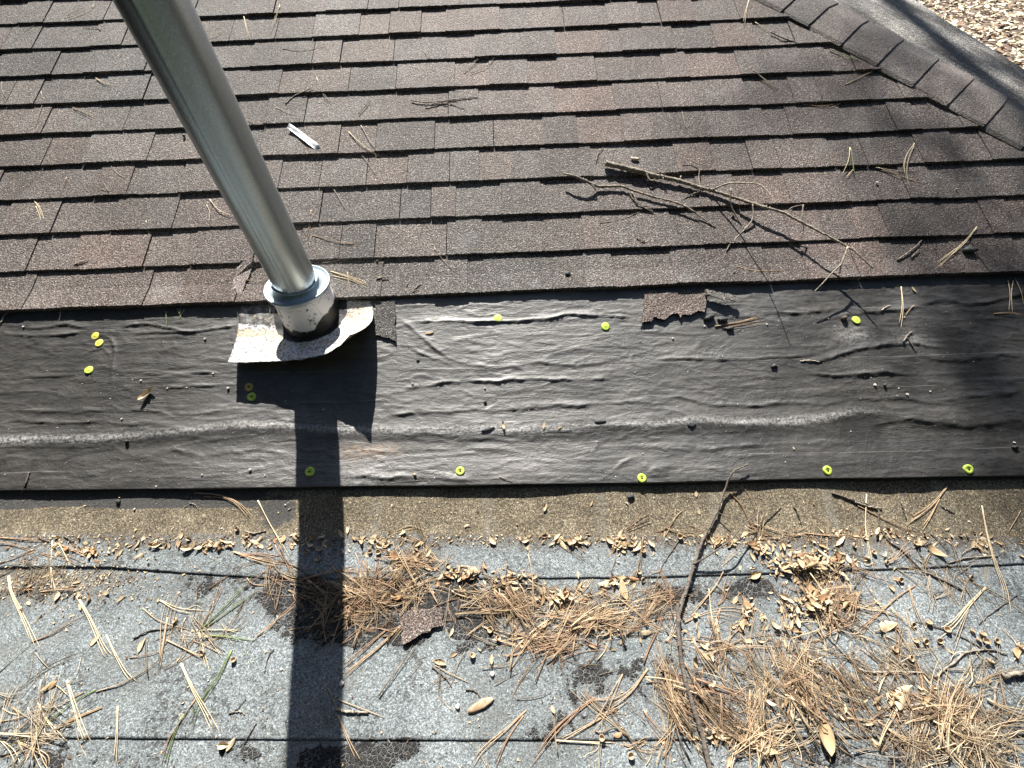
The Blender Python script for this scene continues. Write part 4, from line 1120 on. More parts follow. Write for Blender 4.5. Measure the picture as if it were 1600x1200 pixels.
# zones: cx, cy, rx, ry, mean angle (deg, picture sense), spread, individual count, litter count, materials, pile height, name
ZONES = [
 (560, 925, 130, 32, 5, 22, 34, 170, (1, 1, 0, 0), .018, 'the orange drift'),
 (640, 880, 45, 45, 65, 28, 10, 60, (0, 0, 1), .016, 'the tuft above the shingle scrap'),
 (560, 965, 90, 28, 40, 18, 8, 36, (0, 1), .006, 'the drift left of the scrap'),
 (800, 945, 95, 40, -32, 16, 22, 120, (0, 1, 0), .016, 'the slanting middle drift'),
 (930, 965, 110, 34, 22, 14, 34, 210, (0, 0, 2, 1), .020, 'the thick middle drift'),
 (860, 1010, 90, 22, 8, 20, 12, 60, (0, 1), .010, 'the lower edge of the middle drift'),
 (1030, 940, 40, 40, 70, 30, 6, 40, (0, 1), .012, 'the drift left of the stick'),
 (1050, 1080, 24, 90, 100, 10, 12, 50, (0, 1, 0), .008, 'the strip along the stick'),
 (1120, 1110, 70, 60, -52, 12, 16, 90, (1, 0, 0), .012, 'the drift right of the stick'),
 (1190, 1090, 30, 90, 82, 10, 14, 80, (0, 2, 0), .014, 'the left side of the needle fan'),
 (1250, 1060, 60, 90, 100, 22, 26, 190, (0, 0, 2, 1), .024, 'the middle of the needle fan'),
 (1200, 1160, 80, 34, 20, 22, 14, 80, (0, 2, 0), .016, 'the foot of the needle fan'),
 (1330, 1080, 60, 70, -55, 14, 16, 110, (4, 0, 1), .016, 'the dark needle fan side'),
 (1300, 940, 90, 70, 75, 40, 18, 110, (0, 2, 1), .018, 'the needles in the leaf pile'),
  (1400, 1040, 110, 60, 25, 45, 4, 60, (0, 4, 1, 2), .006, 'the loose litter right of the fan'),
 (1130, 1020, 70, 90, -60, 40, 3, 50, (0, 1, 4), .005, 'the loose litter right of the stick'),
 (740, 930, 330, 50, 5, 50, 4, 60, (1, 0, 4), .004, 'the thin band joining the drifts'),
 (1480, 900, 140, 60, -60, 40, 3, 34, (0, 4), .004, 'the loose litter at the right seam'),
 (1480, 1110, 120, 26, 3, 18, 20, 130, (1, 0, 0), .016, 'the flat lower right drift'),
 (1530, 1160, 90, 45, 35, 45, 18, 150, (0, 2, 4), .018, 'the lower right tangle'),
 (1420, 1160, 70, 45, -60, 35, 10, 90, (0, 1, 4), .014, 'the tangle beside the needle fan'),
 (1530, 1060, 80, 50, 40, 40, 8, 30, (0, 2, 4), .008, 'the sparse right edge needles'),
 (60, 1130, 80, 70, 55, 30, 10, 60, (0, 4, 2), .010, 'the lower left tuft'),
 (310, 985, 60, 40, 30, 60, 6, 26, (2, 0, 4), .010, 'the starry needle tuft'),
 (60, 890, 70, 40, 10, 40, 5, 34, (1, 0, 4), .004, 'the left seam litter'),
 (430, 885, 60, 24, 0, 30, 4, 24, (0, 1), .006, 'the needles left of the orange drift'),
 (950, 1110, 160, 60, 40, 35, 8, 20, (0, 1, 4), .005, 'the sparse worn roof needles'),
 (1000, 1160, 120, 40, -20, 50, 4, 14, (0, 2), .004, 'the sparse lower seam needles'),
 (700, 1050, 170, 50, 20, 60, 3, 8, (4, 0), .003, 'the open grey roof'),
 (1400, 870, 150, 40, -45, 40, 5, 22, (0, 4, 1), .006, 'the sparse needles above the leaves'),
 (1180, 830, 300, 14, 0, 30, 4, 26, (1, 0), .005, 'the tan strip litter line'),
 (1430, 1010, 90, 50, 30, 60, 3, 16, (4, 0), .004, 'the acorn cup area'),
]
def sublab(what, X, dx, dy, nm):
    a = math.degrees(math.atan2(X[1], X[0])) % 180
    o_ = 'lying level' if a < 22 or a > 158 else ('standing upright' if 68 < a < 112 else ('leaning right' if a <= 68 else 'leaning left'))
    v = 'top' if dy < -26 else 'upper' if dy < -8 else 'bottom' if dy > 26 else ('lower' if dy > 8 else ''); h = 'far left' if dx < -60 else 'left' if dx < -18 else 'far right' if dx > 60 else ('right' if dx > 18 else '')
    sd = (v+' '+h).strip() or 'middle'
    for pre in ('', 'narrow ', 'slightly bent ', 'dull ', 'pale '):
        t_ = ' '.join(f'{pre}{what} {o_}, {sd} part of {nm}'.split()[:16])
        if t_ not in USED: break
    USED[t_] = 1
    return t_
lit_v, lit_f, lit_c, lit_n = [], [], [], 0
NC_ = [(0.46, 0.345, 0.22), (0.36, 0.235, 0.15), (0.60, 0.49, 0.34), (0.20, 0.26, 0.10), (0.33, 0.28, 0.21)]
for cx, cy, rx, ry, ang, sp, ni, nl_, mats, pile, nm in ZONES:
    ni, nl_ = int(round(ni*0.34)), int(nl_*0.92*(0.75 if 'fan' in nm or 'corner' in nm or 'thick' in nm else 1))
    sp = sp*1.7+8; pile *= .8; rx *= 1.12; ry *= 1.12
    for k in range(ni+nl_):
        rr_ = abs(R.gauss(0, 0.52)); th = R.uniform(0, 2*math.pi)
        px, py = cx+rx*rr_*math.cos(th), cy+ry*rr_*math.sin(th)
        top = k >= nl_
        hh = 0.0015+pile*max(0, 1-rr_)*(R.random()**1.3 if not top else R.uniform(0.75, 1.1))
        px, py = min(max(px, -40), 1640), min(py, 1230)
        P = at(px, py, hh)
        n_ = normal_at(P[0], P[1])
        tiltv = np.array([R.gauss(0, 0.06), R.gauss(0, 0.06), 0]); n_ = n_+tiltv; n_ /= np.linalg.norm(n_)
        M = frame(n_, math.radians(R.gauss(ang, sp)))
        kk = R.randrange(len(PROTO)); mi = R.choice(mats); s_ = R.uniform(0.55, 1.1)
        if ang > 180: pass
        if top:
            o = bpy.data.objects.new('pine_needle', proto_mesh(kk, mi)); COL.objects.link(o)
            o.matrix_world = Matrix.Translation(Vector(P.tolist())) @ Matrix((M*s_).tolist()).to_4x4()
            tag(o, sublab(f'{NWORD[mi]} pine needle', M[:, 0], px-cx, py-cy, nm), 'pine needle', NGROUP)
        else:
            V = PROTO[kk][0]@(M*s_).T+P
            lit_v.append(V); lit_f.extend([tuple(i+lit_n for i in f) for f in PROTO[kk][1]]); lit_n += len(V)
            lit_c.append(np.tile(np.array(NC_[mi])*R.choice([0.35, 0.6, 0.8, 1.0, 1.15]), (len(V), 1)))
o = mesh_obj('needle_litter', np.concatenate(lit_v), lit_f, M_LITTER, None, True, np.concatenate(lit_c))
tag(o, 'matted dry pine needles forming the drifts on the grey low roof', 'needle litter', kind='stuff')

# ------------------------------------------------------------------ small dry leaves
def leaf_geo(L_, w, curl, fold, rr, lobes=False):
    nu_, nv_ = 9, 5; V = []
    tw = rr.uniform(-0.5, 0.5)
    for i in range(nu_):
        t = i/(nu_-1)
        half = w*(math.sin(math.pi*min(1, t*1.02))**0.75)*(1-0.25*t)
        if lobes: half *= 0.55+0.6*abs(math.sin(t*9.5))
        for j in range(nv_):
            s_ = (j/(nv_-1)-0.5)*2
            x = L_*(t-0.5); y = s_*half
            z = fold*abs(s_)**1.5*half+curl*L_*(2*t-1)**2+tw*y*(t-0.5)*1.5+rr.uniform(-1, 1)*0.0004
            V.append((x, y+0.06*L_*math.sin(t*3), z))
    F = [(i*nv_+j, i*nv_+j+1, (i+1)*nv_+j+1, (i+1)*nv_+j) for i in range(nu_-1) for j in range(nv_-1)]
    nb = len(V)
    V = np.array(V); zmin = V[:, 2].min(); V[:, 2] -= zmin
    V2 = V-np.array([0, 0, 0.0004])
    F += [tuple(nb+k for k in reversed(f)) for f in F]
    b = MB(); b.add(np.concatenate([V, V2]), F)
    tube(b, [(-L_*0.5-L_*0.16, 0.02*L_, 0.001), (-L_*0.5, 0, -zmin*0.3+0.0008), (-L_*0.42, 0, -zmin*0.3+0.001)], 0.0006, 4)
    return np.concatenate(b.v), b.f
LP = []
for k in range(18):
    rr = random.Random(300+k)
    LP.append(leaf_geo(rr.uniform(0.022, 0.036), rr.uniform(0.0042, 0.0075), rr.uniform(0.0, 0.28), rr.uniform(-0.8, 1.1), rr))
LMESH = {}
def leaf_mesh(k, mi):
    if (k, mi) not in LMESH:
        me = bpy.data.meshes.new('dry_leaf'); me.from_pydata([tuple(v) for v in LP[k][0]], [], LP[k][1])
        me.polygons.foreach_set('use_smooth', [True]*len(me.polygons)); me.materials.append(M_LEAF[mi]); LMESH[(k, mi)] = me
    return LMESH[(k, mi)]
LWORD = ['cream', 'tan', 'brown']
LZ = [  # cx, cy, rx, ry, individual, litter, pile, name
 (330, 850, 150, 10, 26, 40, .006, 'in the leaf line under the left tan strip'), (470, 840, 50, 16, 8, 10, .006, 'in the leaf line beside the pipe shadow'),
 (600, 845, 90, 14, 14, 18, .008, 'in the leaf line right of the pipe shadow'), (650, 870, 60, 25, 12, 22, .012, 'in the tuft above the shingle scrap'),
 (720, 892, 70, 14, 14, 26, .012, 'at the left end of the middle drift'), (800, 905, 80, 18, 10, 16, .010, 'along the seam above the middle drift'),
 (880, 930, 60, 26, 24, 40, .014, 'in the clump of leaves in the middle drift'), (960, 910, 50, 22, 6, 8, .008, 'above the thick middle drift'), (900, 845, 130, 12, 14, 24, .006, 'in the leaf line in the middle'),
 (980, 850, 70, 14, 14, 30, .008, 'in the dense leaf line left of the stick'), (1120, 845, 70, 12, 12, 24, .006, 'in the leaf line right of the dark stick'), (1190, 855, 60, 20, 14, 30, .010, 'at the top left of the leaf pile'),
 (1265, 880, 80, 32, 56, 150, .022, 'on top of the leaf pile'), (1280, 940, 80, 40, 36, 110, .018, 'in the lower half of the leaf pile'), (1165, 960, 28, 50, 16, 16, .006, 'in the column of leaves beside the pile'),
 (1230, 980, 80, 50, 10, 30, .012, 'between the leaf pile and the needle fan'), (960, 990, 120, 30, 6, 10, .010, 'under the middle drift'), (1100, 1000, 60, 60, 8, 8, .006, 'right of the long dark stick'),
 (1380, 830, 120, 14, 5, 30, .003, 'in the crumbs under the right tan strip'), (140, 860, 110, 16, 6, 34, .003, 'in the crumbs under the left tan strip'), (600, 930, 120, 20, 5, 8, .010, 'caught in the orange drift'),
 (1400, 1090, 120, 60, 7, 24, .012, 'caught in the lower right needles'), (120, 930, 150, 60, 8, 20, .003, 'on the grey roof at the left'), (1250, 1100, 90, 60, 5, 14, .012, 'caught in the needle fan'),
 (760, 1010, 200, 70, 5, 4, .002, 'on the open grey roof'), (1120, 1150, 120, 40, 5, 14, .005, 'near the lower seam'), (1540, 850, 60, 20, 3, 20, .002, 'under the right tan strip edge'),
]
lv, lf_, lc, ln = [], [], [], 0
LCc = [(0.54, 0.43, 0.28), (0.42, 0.31, 0.19), (0.30, 0.19, 0.11)]
for cx, cy, rx, ry, ni, nl_, pile, nm in LZ:
    ni = int(round(ni*0.72)); nl_ = int(nl_*1.5)
    for k in range(ni+nl_):
        rr_ = abs(R.gauss(0, 0.6)); th = R.uniform(0, 2*math.pi)
        px, py = cx+rx*rr_*math.cos(th), cy+ry*rr_*math.sin(th)
        if py < 826: py = 826+R.uniform(0, 10)
        top = k >= nl_
        hh = 0.0008+pile*max(0, 1-rr_)*(R.random() if not top else R.uniform(0.7, 1.1))
        px, py = min(max(px, -40), 1640), min(py, 1230)
        P = at(px, py, hh); n_ = normal_at(P[0], P[1])+np.array([R.gauss(0, .28), R.gauss(0, .28), 0]); n_ /= np.linalg.norm(n_)
        M = frame(n_, R.uniform(0, 6.28)); kk = R.randrange(len(LP)); mi = R.choice((0, 0, 0, 1, 1, 2)); s_ = R.uniform(0.6, 1.15)*(1 if top else 0.75)
        if R.random() < 0.4: M = M*np.array([1, -1, 1]) @ np.diag([1, 1, 1]) if False else M
        if top:
            o = bpy.data.objects.new('dry_leaf', leaf_mesh(kk, mi)); COL.objects.link(o)
            o.matrix_world = Matrix.Translation(Vector(P.tolist())) @ Matrix((M*s_).tolist()).to_4x4()
            tag(o, sublab(f'{LWORD[mi]} dry leaf', M[:, 0], px-cx, py-cy, nm[3:] if nm.startswith('in the ') else 'the litter '+nm), 'dry leaf', 'small dry leaves on the low roof')
        else:
            V = LP[kk][0]@(M*s_*(0.6+0.5*R.random())).T+P
            lv.append(V); lf_.extend([tuple(i+ln for i in f) for f in LP[kk][1]]); ln += len(V)
            lc.append(np.tile(np.array(LCc[mi])*R.uniform(0.6, 1.15), (len(V), 1)))
o = mesh_obj('leaf_litter', np.concatenate(lv), lf_, M_LITTER, None, True, np.concatenate(lc))
tag(o, 'crumbled dry leaf litter gathered along the foot of the slope', 'leaf litter', kind='stuff')

# single leaves and scraps that stand out
def place(geo, name, mat, px, py, ang, h, look, cat, scale=1.0, tilt=(0, 0), group=None):
    V, F = geo
    P = at(px, py, h); n_ = normal_at(P[0], P[1])+np.array([tilt[0], tilt[1], 0]); n_ /= np.linalg.norm(n_)
    M = frame(n_, math.radians(ang))
    o = mesh_obj(name, V*scale, F, mat)
    o.matrix_world = Matrix.Translation(Vector(P.tolist())) @ Matrix(M.tolist()).to_4x4()
    tag(o, look, cat, group)
    return o
rr = random.Random(5)
place(leaf_geo(0.055, 0.011, 0.22, 0.9, rr, True), 'oak_leaf', M_LEAF[0], 232, 616, 48, .002, 'curled cream lobed oak leaf lying alone on the felt left of the flashing', 'oak leaf')
for px, py, an, s_, mi, lk in [(787, 664, 95, .85, 0, 'upright cream leaf on the pale felt crest, left of two'), (850, 665, 80, .75, 0, 'upright pinkish cream leaf on the pale felt crest, right of two'), (875, 668, 30, .5, 1, 'tiny tan leaf bit on the felt crest right of the two cream leaves'),
        (1240, 700, 110, .4, 0, 'tiny pale leaf tip on the felt above the cap right of the stick'), (852, 792, 70, .8, 0, 'folded tan leaf on the tan strip below the lower middle cap'), (1088, 772, 80, .7, 0, 'narrow cream leaf on the tan strip left of the long stick'),
        (1092, 800, 100, .6, 0, 'pale curled leaf bit on the tan strip left of the long stick'), (730, 822, 15, .6, 0, 'flat straw leaf at the lower edge of the tan strip'), (770, 843, 120, 1.2, 0, 'long cream leaf sloping below the tan strip'),
        (924, 787, 60, .7, 1, 'tan leaf scrap on the tan strip left of centre'), (1428, 452, 110, .9, 0, 'white edged leaf bit on the felt just below the last shingle course'), (688, 1036, -15, 1.1, 1, 'brown cupped leaf with a stem on the open grey roof'),
        (150, 1000, 60, 1.1, 0, 'curled cream leaf beside the straw needles at the left'), (222, 1008, 80, 1.3, 0, 'straight cream leaf left of the starry needle tuft'), (80, 1072, 30, 1.2, 1, 'orange tan leaf among the lower left needles'),
        (1460, 862, -40, 2.0, 1, 'large brown folded leaf on the grey roof below the right tan strip'), (1440, 850, 20, 1.2, 0, 'pale crumpled leaf next to the large brown folded leaf'), (1385, 980, 15, 2.0, 0, 'large pale curled leaf right of the needle pile'),
        (1410, 1090, 40, 2.3, 0, 'largest cream leaf standing in the lower right drift'), (1180, 1165, -20, 2.4, 1, 'large brown leaf at the foot of the needle fan'), (1290, 1150, 80, 2.2, 1, 'upright tan leaf at the lower right of the needle fan'),
        (945, 965, 20, 1.6, 0, 'broad cream leaf on the thick middle drift'), (975, 920, 95, 1.7, 1, 'orange brown leaf standing above the middle drift'), (880, 850, 120, 1.1, 0, 'narrow cream leaf in the leaf line at centre'),
        (960, 905, 110, 1.2, 2, 'reddish brown leaf above the middle drift'), (1180, 900, 20, 1.3, 1, 'tan leaf on the seam left of the leaf pile'), (1312, 845, 35, 1.4, 0, 'bright cream leaf right above the leaf pile'),
        (1590, 1020, 40, 1.5, 1, 'tan leaf at the right edge of the picture'), (350, 1165, 0, 1.1, 0, 'pale shrivelled leaf by the lower seam at the left'), (362, 1163, 60, .9, 0, 'smaller pale shrivelled leaf touching its neighbour by the lower seam')]:
    k = R.randrange(len(LP)); place(LP[k], 'dry_leaf', M_LEAF[mi], px, py, an, .002, lk, 'dry leaf', s_)

def chip_geo(L_, W, T, rr, n=9):
    """broken flake: irregular outline, thickness, uneven top"""
    th = [2*math.pi*i/n+rr.uniform(-.2, .2) for i in range(n)]
    o_ = [(L_/2*math.cos(a)*rr.uniform(.75, 1.1), W/2*math.sin(a)*rr.uniform(.7, 1.15)) for a in th]
    V = [(x*0.96, y*0.96, 0) for x, y in o_]+[(x, y, T*rr.uniform(.5, .9)) for x, y in o_]+[(x*0.6, y*0.6, T*rr.uniform(.8, 1.2)) for x, y in o_]+[(0, 0, T*1.05)]
    F = []
    for a in range(2):
        for i in range(n): F.append((a*n+i, a*n+(i+1) % n, (a+1)*n+(i+1) % n, (a+1)*n+i))
    F += [(2*n+i, 2*n+(i+1) % n, 3*n) for i in range(n)]+[tuple(range(n-1, -1, -1))]
    return np.array(V, float), F
CH = [(887, 428, .022, .016, .007, M_CHIP, 'blue-grey asphalt chip on the last shingle course', 'asphalt chip'), (1514, 392, .045, .026, .014, M_CHIP, 'dark rounded lump of asphalt on shingles at the right', 'asphalt lump'),
      (985, 776, .020, .013, .007, M_CHIP, 'black asphalt chip on the tan strip below a lime cap', 'asphalt chip'), (1080, 663, .026, .020, .003, M_CHIP, 'flat grey flake on the felt crest', 'asphalt chip'),
      (762, 671, .040, .009, .004, M_CHIP, 'dark grey scrap on the felt crest left of the cream leaf', 'felt scrap'), (938, 659, .042, .010, .004, M_CHIP, 'long grey scrap on the felt crest at centre', 'felt scrap'),
      (671, 521, .026, .009, .003, M_RUSTCHIP, 'orange brown wood chip on the felt right of the flashing', 'wood chip'), (752, 1101, .074, .017, .006, M_RUSTCHIP, 'thick pale bark piece on the open grey roof', 'bark piece'),
      (991, 249, .012, .034, .006, M_WOOD, 'pale bark chip standing beside the thick end of the branch', 'bark chip'), (186, 784, .014, .012, .006, M_CHIP, 'small black chip on the left tan strip', 'asphalt chip'),
      (1146, 427, .012, .010, .006, M_CHIP, 'small black chip on shingles below the branch', 'asphalt chip'), (309, 467, .009, .008, .005, M_CHIP, 'small black chip on the last course left of the flashing', 'asphalt chip'),
      (758, 628, .010, .009, .005, M_CHIP, 'black crumb in the middle of the felt', 'asphalt chip'), (1584, 699, .012, .018, .008, M_CHIP, 'blue-grey chip on the felt near the right edge', 'asphalt chip'),
      (199, 690, .012, .010, .007, M_CHIP, 'grey crumb on the left felt crest', 'asphalt chip'), (1108, 497, .040, .018, .012, M_CHIP, 'black crumpled asphalt clump under the torn shingle', 'asphalt clump'),
      (1128, 500, .036, .018, .010, M_CHIP, 'grainy grey asphalt clump beside the straw needles on the felt', 'asphalt clump'), (1140, 514, .026, .014, .008, M_CHIP, 'dark lump at the end of the straw needles on the felt', 'asphalt clump'),
      (1209, 572, .020, .012, .007, M_CHIP, 'dark chip with a pale seed on the felt right of centre', 'asphalt chip'), (1317, 498, .022, .016, .012, M_BARKD, 'small dark bud cluster on the felt left of the top right cap', 'bud cluster'),
      (653, 563, .012, .005, .004, M_CHIP, 'thin black splinter on the felt right of the flashing', 'splinter'), (648, 742, .010, .010, .005, M_RUSTCHIP, 'reddish crumb on the felt left of the lower middle cap', 'crumb'),
      (288, 213, .010, .010, .007, M_CHIP, 'black crumb on the shingles just left of the vent pipe', 'crumb'), (590, 409, .009, .009, .006, M_CHIP, 'black crumb on the second course right of the pipe', 'crumb'), (1382, 602, .010, .010, .006, M_CHIP, 'black crumb beside the pale seeds on the right felt', 'crumb')]
for px, py, L_, W, T, m, lk, ct in CH:
    place(chip_geo(L_, W, T, R), ct.replace(' ', '_'), m, px, py, 22 if px == 752 else R.uniform(-15, 25) if L_ > W else 75, 0.0, lk, ct)

# clear tape scrap
def strip_from_px(poly, h, T, name, mat, look, cat, n=10, wav=0.001, parent=None):
    """bent sheet between two pixel edges a0-a1 (one long side) and b0-b1 (the other)"""
    (a0, a1), (b0, b1) = poly
    V = []
    m = 5
    for i in range(n):
        t = i/(n-1)
        for j in range(m):
            s_ = j/(m-1)
            px = (a0[0]*(1-t)+a1[0]*t)*(1-s_)+(b0[0]*(1-t)+b1[0]*t)*s_
            py = (a0[1]*(1-t)+a1[1]*t)*(1-s_)+(b0[1]*(1-t)+b1[1]*t)*s_
            V.append(on_steep(px, py, 0.0150+h+wav*math.sin(t*9+s_*2)+R.uniform(-1, 1)*wav*0.15))
    V = np.array(V); o0 = V.mean(0); V = V-o0
    F = [(i*m+j, i*m+j+1, (i+1)*m+j+1, (i+1)*m+j) for i in range(n-1) for j in range(m-1)]
    nb = len(V); V = np.concatenate([V, V-nS*T]); F += [tuple(nb+k for k in reversed(f)) for f in F]
    for i in range(n-1):
        for j in (0, m-1): F.append((i*m+j, (i+1)*m+j, nb+(i+1)*m+j, nb+i*m+j))
    for j in range(m-1):
        for i in (0, n-1): F.append((i*m+j, i*m+j+1, nb+i*m+j+1, nb+i*m+j))
    o = mesh_obj(name, V, F, mat); o.location = tuple(o0)
    tag(o, look, cat)
    return o
strip_from_px((((452, 192), (500, 227)), ((448, 199), (494, 235))), .0015, .0004, 'tape_scrap', M_TAPE, 'clear scratched tape scrap stuck on the shingles right of the vent pipe', 'tape scrap', wav=.002)

# torn pieces of shingle
def slab_px(outline, h0, h1, T, name, col, look, rows=None):
    """slab of shingle following a pixel outline, underside h0 at its top and h1 at its bottom edge"""
    ys = [p[1] for p in outline]; y0, y1 = min(ys), max(ys)
    pts = []
    n = len(outline)
    for i in range(n):
        a, b = outline[i], outline[(i+1) % n]
        k = max(1, int(math.hypot(a[0]-b[0], a[1]-b[1])/2.2))
        for q in range(k):
            t = q/k; w_ = (float(vnoise(np.array((a[0]+(b[0]-a[0])*t)*.13), np.array((a[1]+(b[1]-a[1])*t)*.13), 3))-.5)*4; pts.append((a[0]+(b[0]-a[0])*t+R.uniform(-.9, .9)+w_, a[1]+(b[1]-a[1])*t+R.uniform(-.8, .8)+w_))
    def P(p, e): 
        t = (p[1]-y0)/(y1-y0+1e-6); return at(p[0], p[1], h0*(1-t)+h1*t+e)
    top = np.array([P(p, T) for p in pts]); bot = top-nS*T
    o0 = top.mean(0)
    mb = MB(); m = len(pts)
    V = np.concatenate([top, bot])-o0
    mb.add(V, [tuple(range(m-1, -1, -1)), tuple(range(m, 2*m))]+[(i, (i+1) % m, m+(i+1) % m, m+i) for i in range(m)], col)
    o = mb.build(name, M_SHINGLE, smooth=False, cols=True); o.location = tuple(o0)
    tag(o, look, 'shingle piece')
    return o
slab_px([(1007, 456), (1040, 455), (1104, 452), (1104, 470), (1102, 488), (1090, 484), (1082, 491), (1062, 494), (1058, 489), (1037, 499), (1024, 496), (1020, 503), (1002, 504), (1008, 482)], .001, .007, .004, 'torn_shingle', (0.15, 0.115, 0.10), 'torn brown shingle piece sticking out below the last course')
slab_px([(1101, 452), (1126, 456), (1150, 461), (1155, 467), (1152, 471), (1130, 467), (1104, 461)], .014, .018, .004, 'torn_shingle', (0.13, 0.12, 0.11), 'small raised shingle tatter right of the torn brown piece')
slab_px([(586, 470), (617, 470), (617, 532), (608, 527), (590, 524), (586, 524)], .001, .004, .004, 'torn_shingle', (0.085, 0.08, 0.075), 'dark square shingle remnant touching the right of the flashing')
slab_px([(375, 407), (396, 406), (378, 459), (359, 459)], .0005, .001, .003, 'shingle_strip', (0.24, 0.195, 0.18), 'narrow light shingle strip slanting beside the pipe on its left')
slab_px([(625, 958), (648, 950), (668, 952), (690, 948), (692, 976), (662, 990), (640, 1003), (630, 1008)], .003, .007, .0035, 'shingle_scrap', (0.15, 0.115, 0.10), 'brown shingle scrap lying in the needles right of the pipe shadow')

# ------------------------------------------------------------------ cap nails
def cap_nail(px, py, mat, look, tilt=(0, 0), rad=0.0128):
    P = at(px, py, 0.0012); n_ = normal_at(P[0], P[1])+np.array([tilt[0], tilt[1], 0]); n_ /= np.linalg.norm(n_)
    root = empty('cap_nail', tuple(P)); tag(root, look, 'cap nail', 'plastic cap nails in the felt')
    root.rotation_euler = Matrix(frame(n_, R.uniform(0, 6.28)).tolist()).to_euler()
    flatc = py < 600; tilt_r = (R.uniform(-.09, .09), R.uniform(-.12, .12)); root.rotation_euler.x += tilt_r[0]; root.rotation_euler.y += tilt_r[1]
    rad *= R.uniform(.93, 1.05)
    prof = [(rad*.97, -.002), (rad, .0004), (rad*.96, .0012), (rad*.80, .0015), (rad*.62, .0012), (rad*.50, .0017), (rad*.30, .0018), (0.0001, .0018)] if flatc else [(rad*.97, -.002), (rad, .0006), (rad*.95, .0018), (rad*.78, .0026), (rad*.50, .0024), (rad*.36, .0014), (rad*.30, .0010), (0.0001, .0010)]
    m_ = MB(); lathe(m_, prof, 28, wob=.02)
    m_.build('cap', mat, root)
    m_ = MB(); lathe(m_, [(.0030, .0009), (.0030, .0019), (.0025, .0022), (.0001, .0023)], 14, center=(R.uniform(-.001, .001), R.uniform(-.001, .001), 0))
    m_.build('nail_head', M_NAILD if flatc else M_NAIL, root)
for a in [(149, 525, M_CAPY, 'yellow plastic cap nail, upper one of a touching pair at the left'), (155, 536, M_CAPY, 'yellow plastic cap nail, lower one of a touching pair at the left'),
          (139, 578, M_CAP, 'lime cap nail alone on the felt below the yellow pair', (0.1, 0.2)), (389, 605, M_CAPB, 'dirty brownish cap nail in the flashing shadow'), (393, 620, M_CAP, 'lime cap nail in the flashing shadow under the brownish one'),
          (484, 737, M_CAP, "lime cap nail inside the pipe's shadow near the felt edge"), (719, 736, M_CAP, "lime cap nail near the felt edge, first right of the pipe's shadow"), (1003, 747, M_CAP, 'lime cap nail at the torn felt edge', (0, .1)),
          (1293, 735, M_CAP, 'lime cap nail near the felt edge, right of the long stick'), (1513, 733, M_CAP, 'lime cap nail near the felt edge, farthest right'), (1338, 500, M_CAP, 'lime cap nail high on the felt at the right'),
          (946, 510, M_CAP, 'lime cap nail high on the felt left of the torn shingle'), (778, 497, M_CAP, 'lime cap nail high on the felt in the middle')]:
    cap_nail(*a[:4], tilt=a[4] if len(a) > 4 else (0, 0))

# ------------------------------------------------------------------ seeds and acorn cups
def ball_geo(r, rr):
    b = MB(); lathe(b, [(0.0001, 0), (r*.7, r*.08), (r, r*.45), (r*.95, r*.8), (r*.7, r*1.05), (r*.35, r*1.0), (0.0001, r*.9)], 12, wob=.12); return np.concatenate(b.v), b.f
def cup_geo(r):
    b = MB(); lathe(b, [(0.0001, 0), (r*.5, r*.12), (r*.85, r*.45), (r, r*.95), (r*.93, r*1.15), (r*.80, r*1.05), (r*.68, r*.55), (r*.4, r*.28), (0.0001, r*.22)], 16, wob=.03); return np.concatenate(b.v), b.f
SEEDS = [(321, 530), (221, 595), (129, 600), (262, 607), (292, 606), (357, 607), (191, 655), (316, 742), (391, 734), (414, 743), (645, 600), (758, 607), (1051, 529), (992, 582), (1367, 602), (1404, 607), (1417, 617), (1453, 612), (1344, 623),
         (1294, 498), (1214, 572), (1101, 510), (1198, 507), (1413, 496), (1129, 557), (1494, 296), (1370, 286), (1551, 228), (211, 796), (446, 789), (452, 796), (37, 511), (1004, 709), (1584, 692), (333, 584), (1000, 533), (505, 640), (446, 627), (716, 1104), (534, 1068), (413, 993), (770, 1054)]
for px, py in SEEDS:
    r_ = R.choice([.0020, .0026, .0032, .0042]) if py < 1000 else .0055
    place(ball_geo(r_, R), 'seed', M_SEED, px, py, R.uniform(0, 360), 0, lab('small round pale seed', px, py), 'seed', tilt=(R.uniform(-.4, .4), R.uniform(-.4, .4)), group='pale round seeds')
CUPS = [(1517, 987), (1534, 993), (1541, 1003), (1555, 1001), (1431, 1003), (1443, 1001), (1467, 1000), (1064, 1136), (1424, 975), (1364, 864), (1354, 873), (1382, 878), (1514, 901), (1431, 851), (1332, 852), (499, 860), (482, 861), (536, 862),
        (578, 861), (591, 863), (608, 862), (499, 874), (738, 893), (731, 899), (698, 884), (672, 880), (941, 1153), (777, 999), (768, 984), (737, 1027), (1003, 905), (997, 895), (1005, 863), (1062, 838), (850, 980), (818, 1008), (1412, 1040), (1395, 1015),
        (1545, 1035), (1400, 978), (1526, 1000), (1590, 1010), (1480, 985), (1450, 975), (975, 842), (985, 1180), (372, 826), (386, 838), (320, 1018), (277, 970), (365, 1032), (1085, 965), (1405, 905), (1420, 1028)]
for px, py in CUPS:
    place(cup_geo(R.uniform(.0058, .0075)), 'acorn_cup', M_CUP, px, py, R.uniform(0, 360), .001, lab('hollow brown acorn cup', px, py), 'acorn cup', tilt=(R.uniform(-.7, .7), R.uniform(-.7, .7)), group='fallen acorn cups')

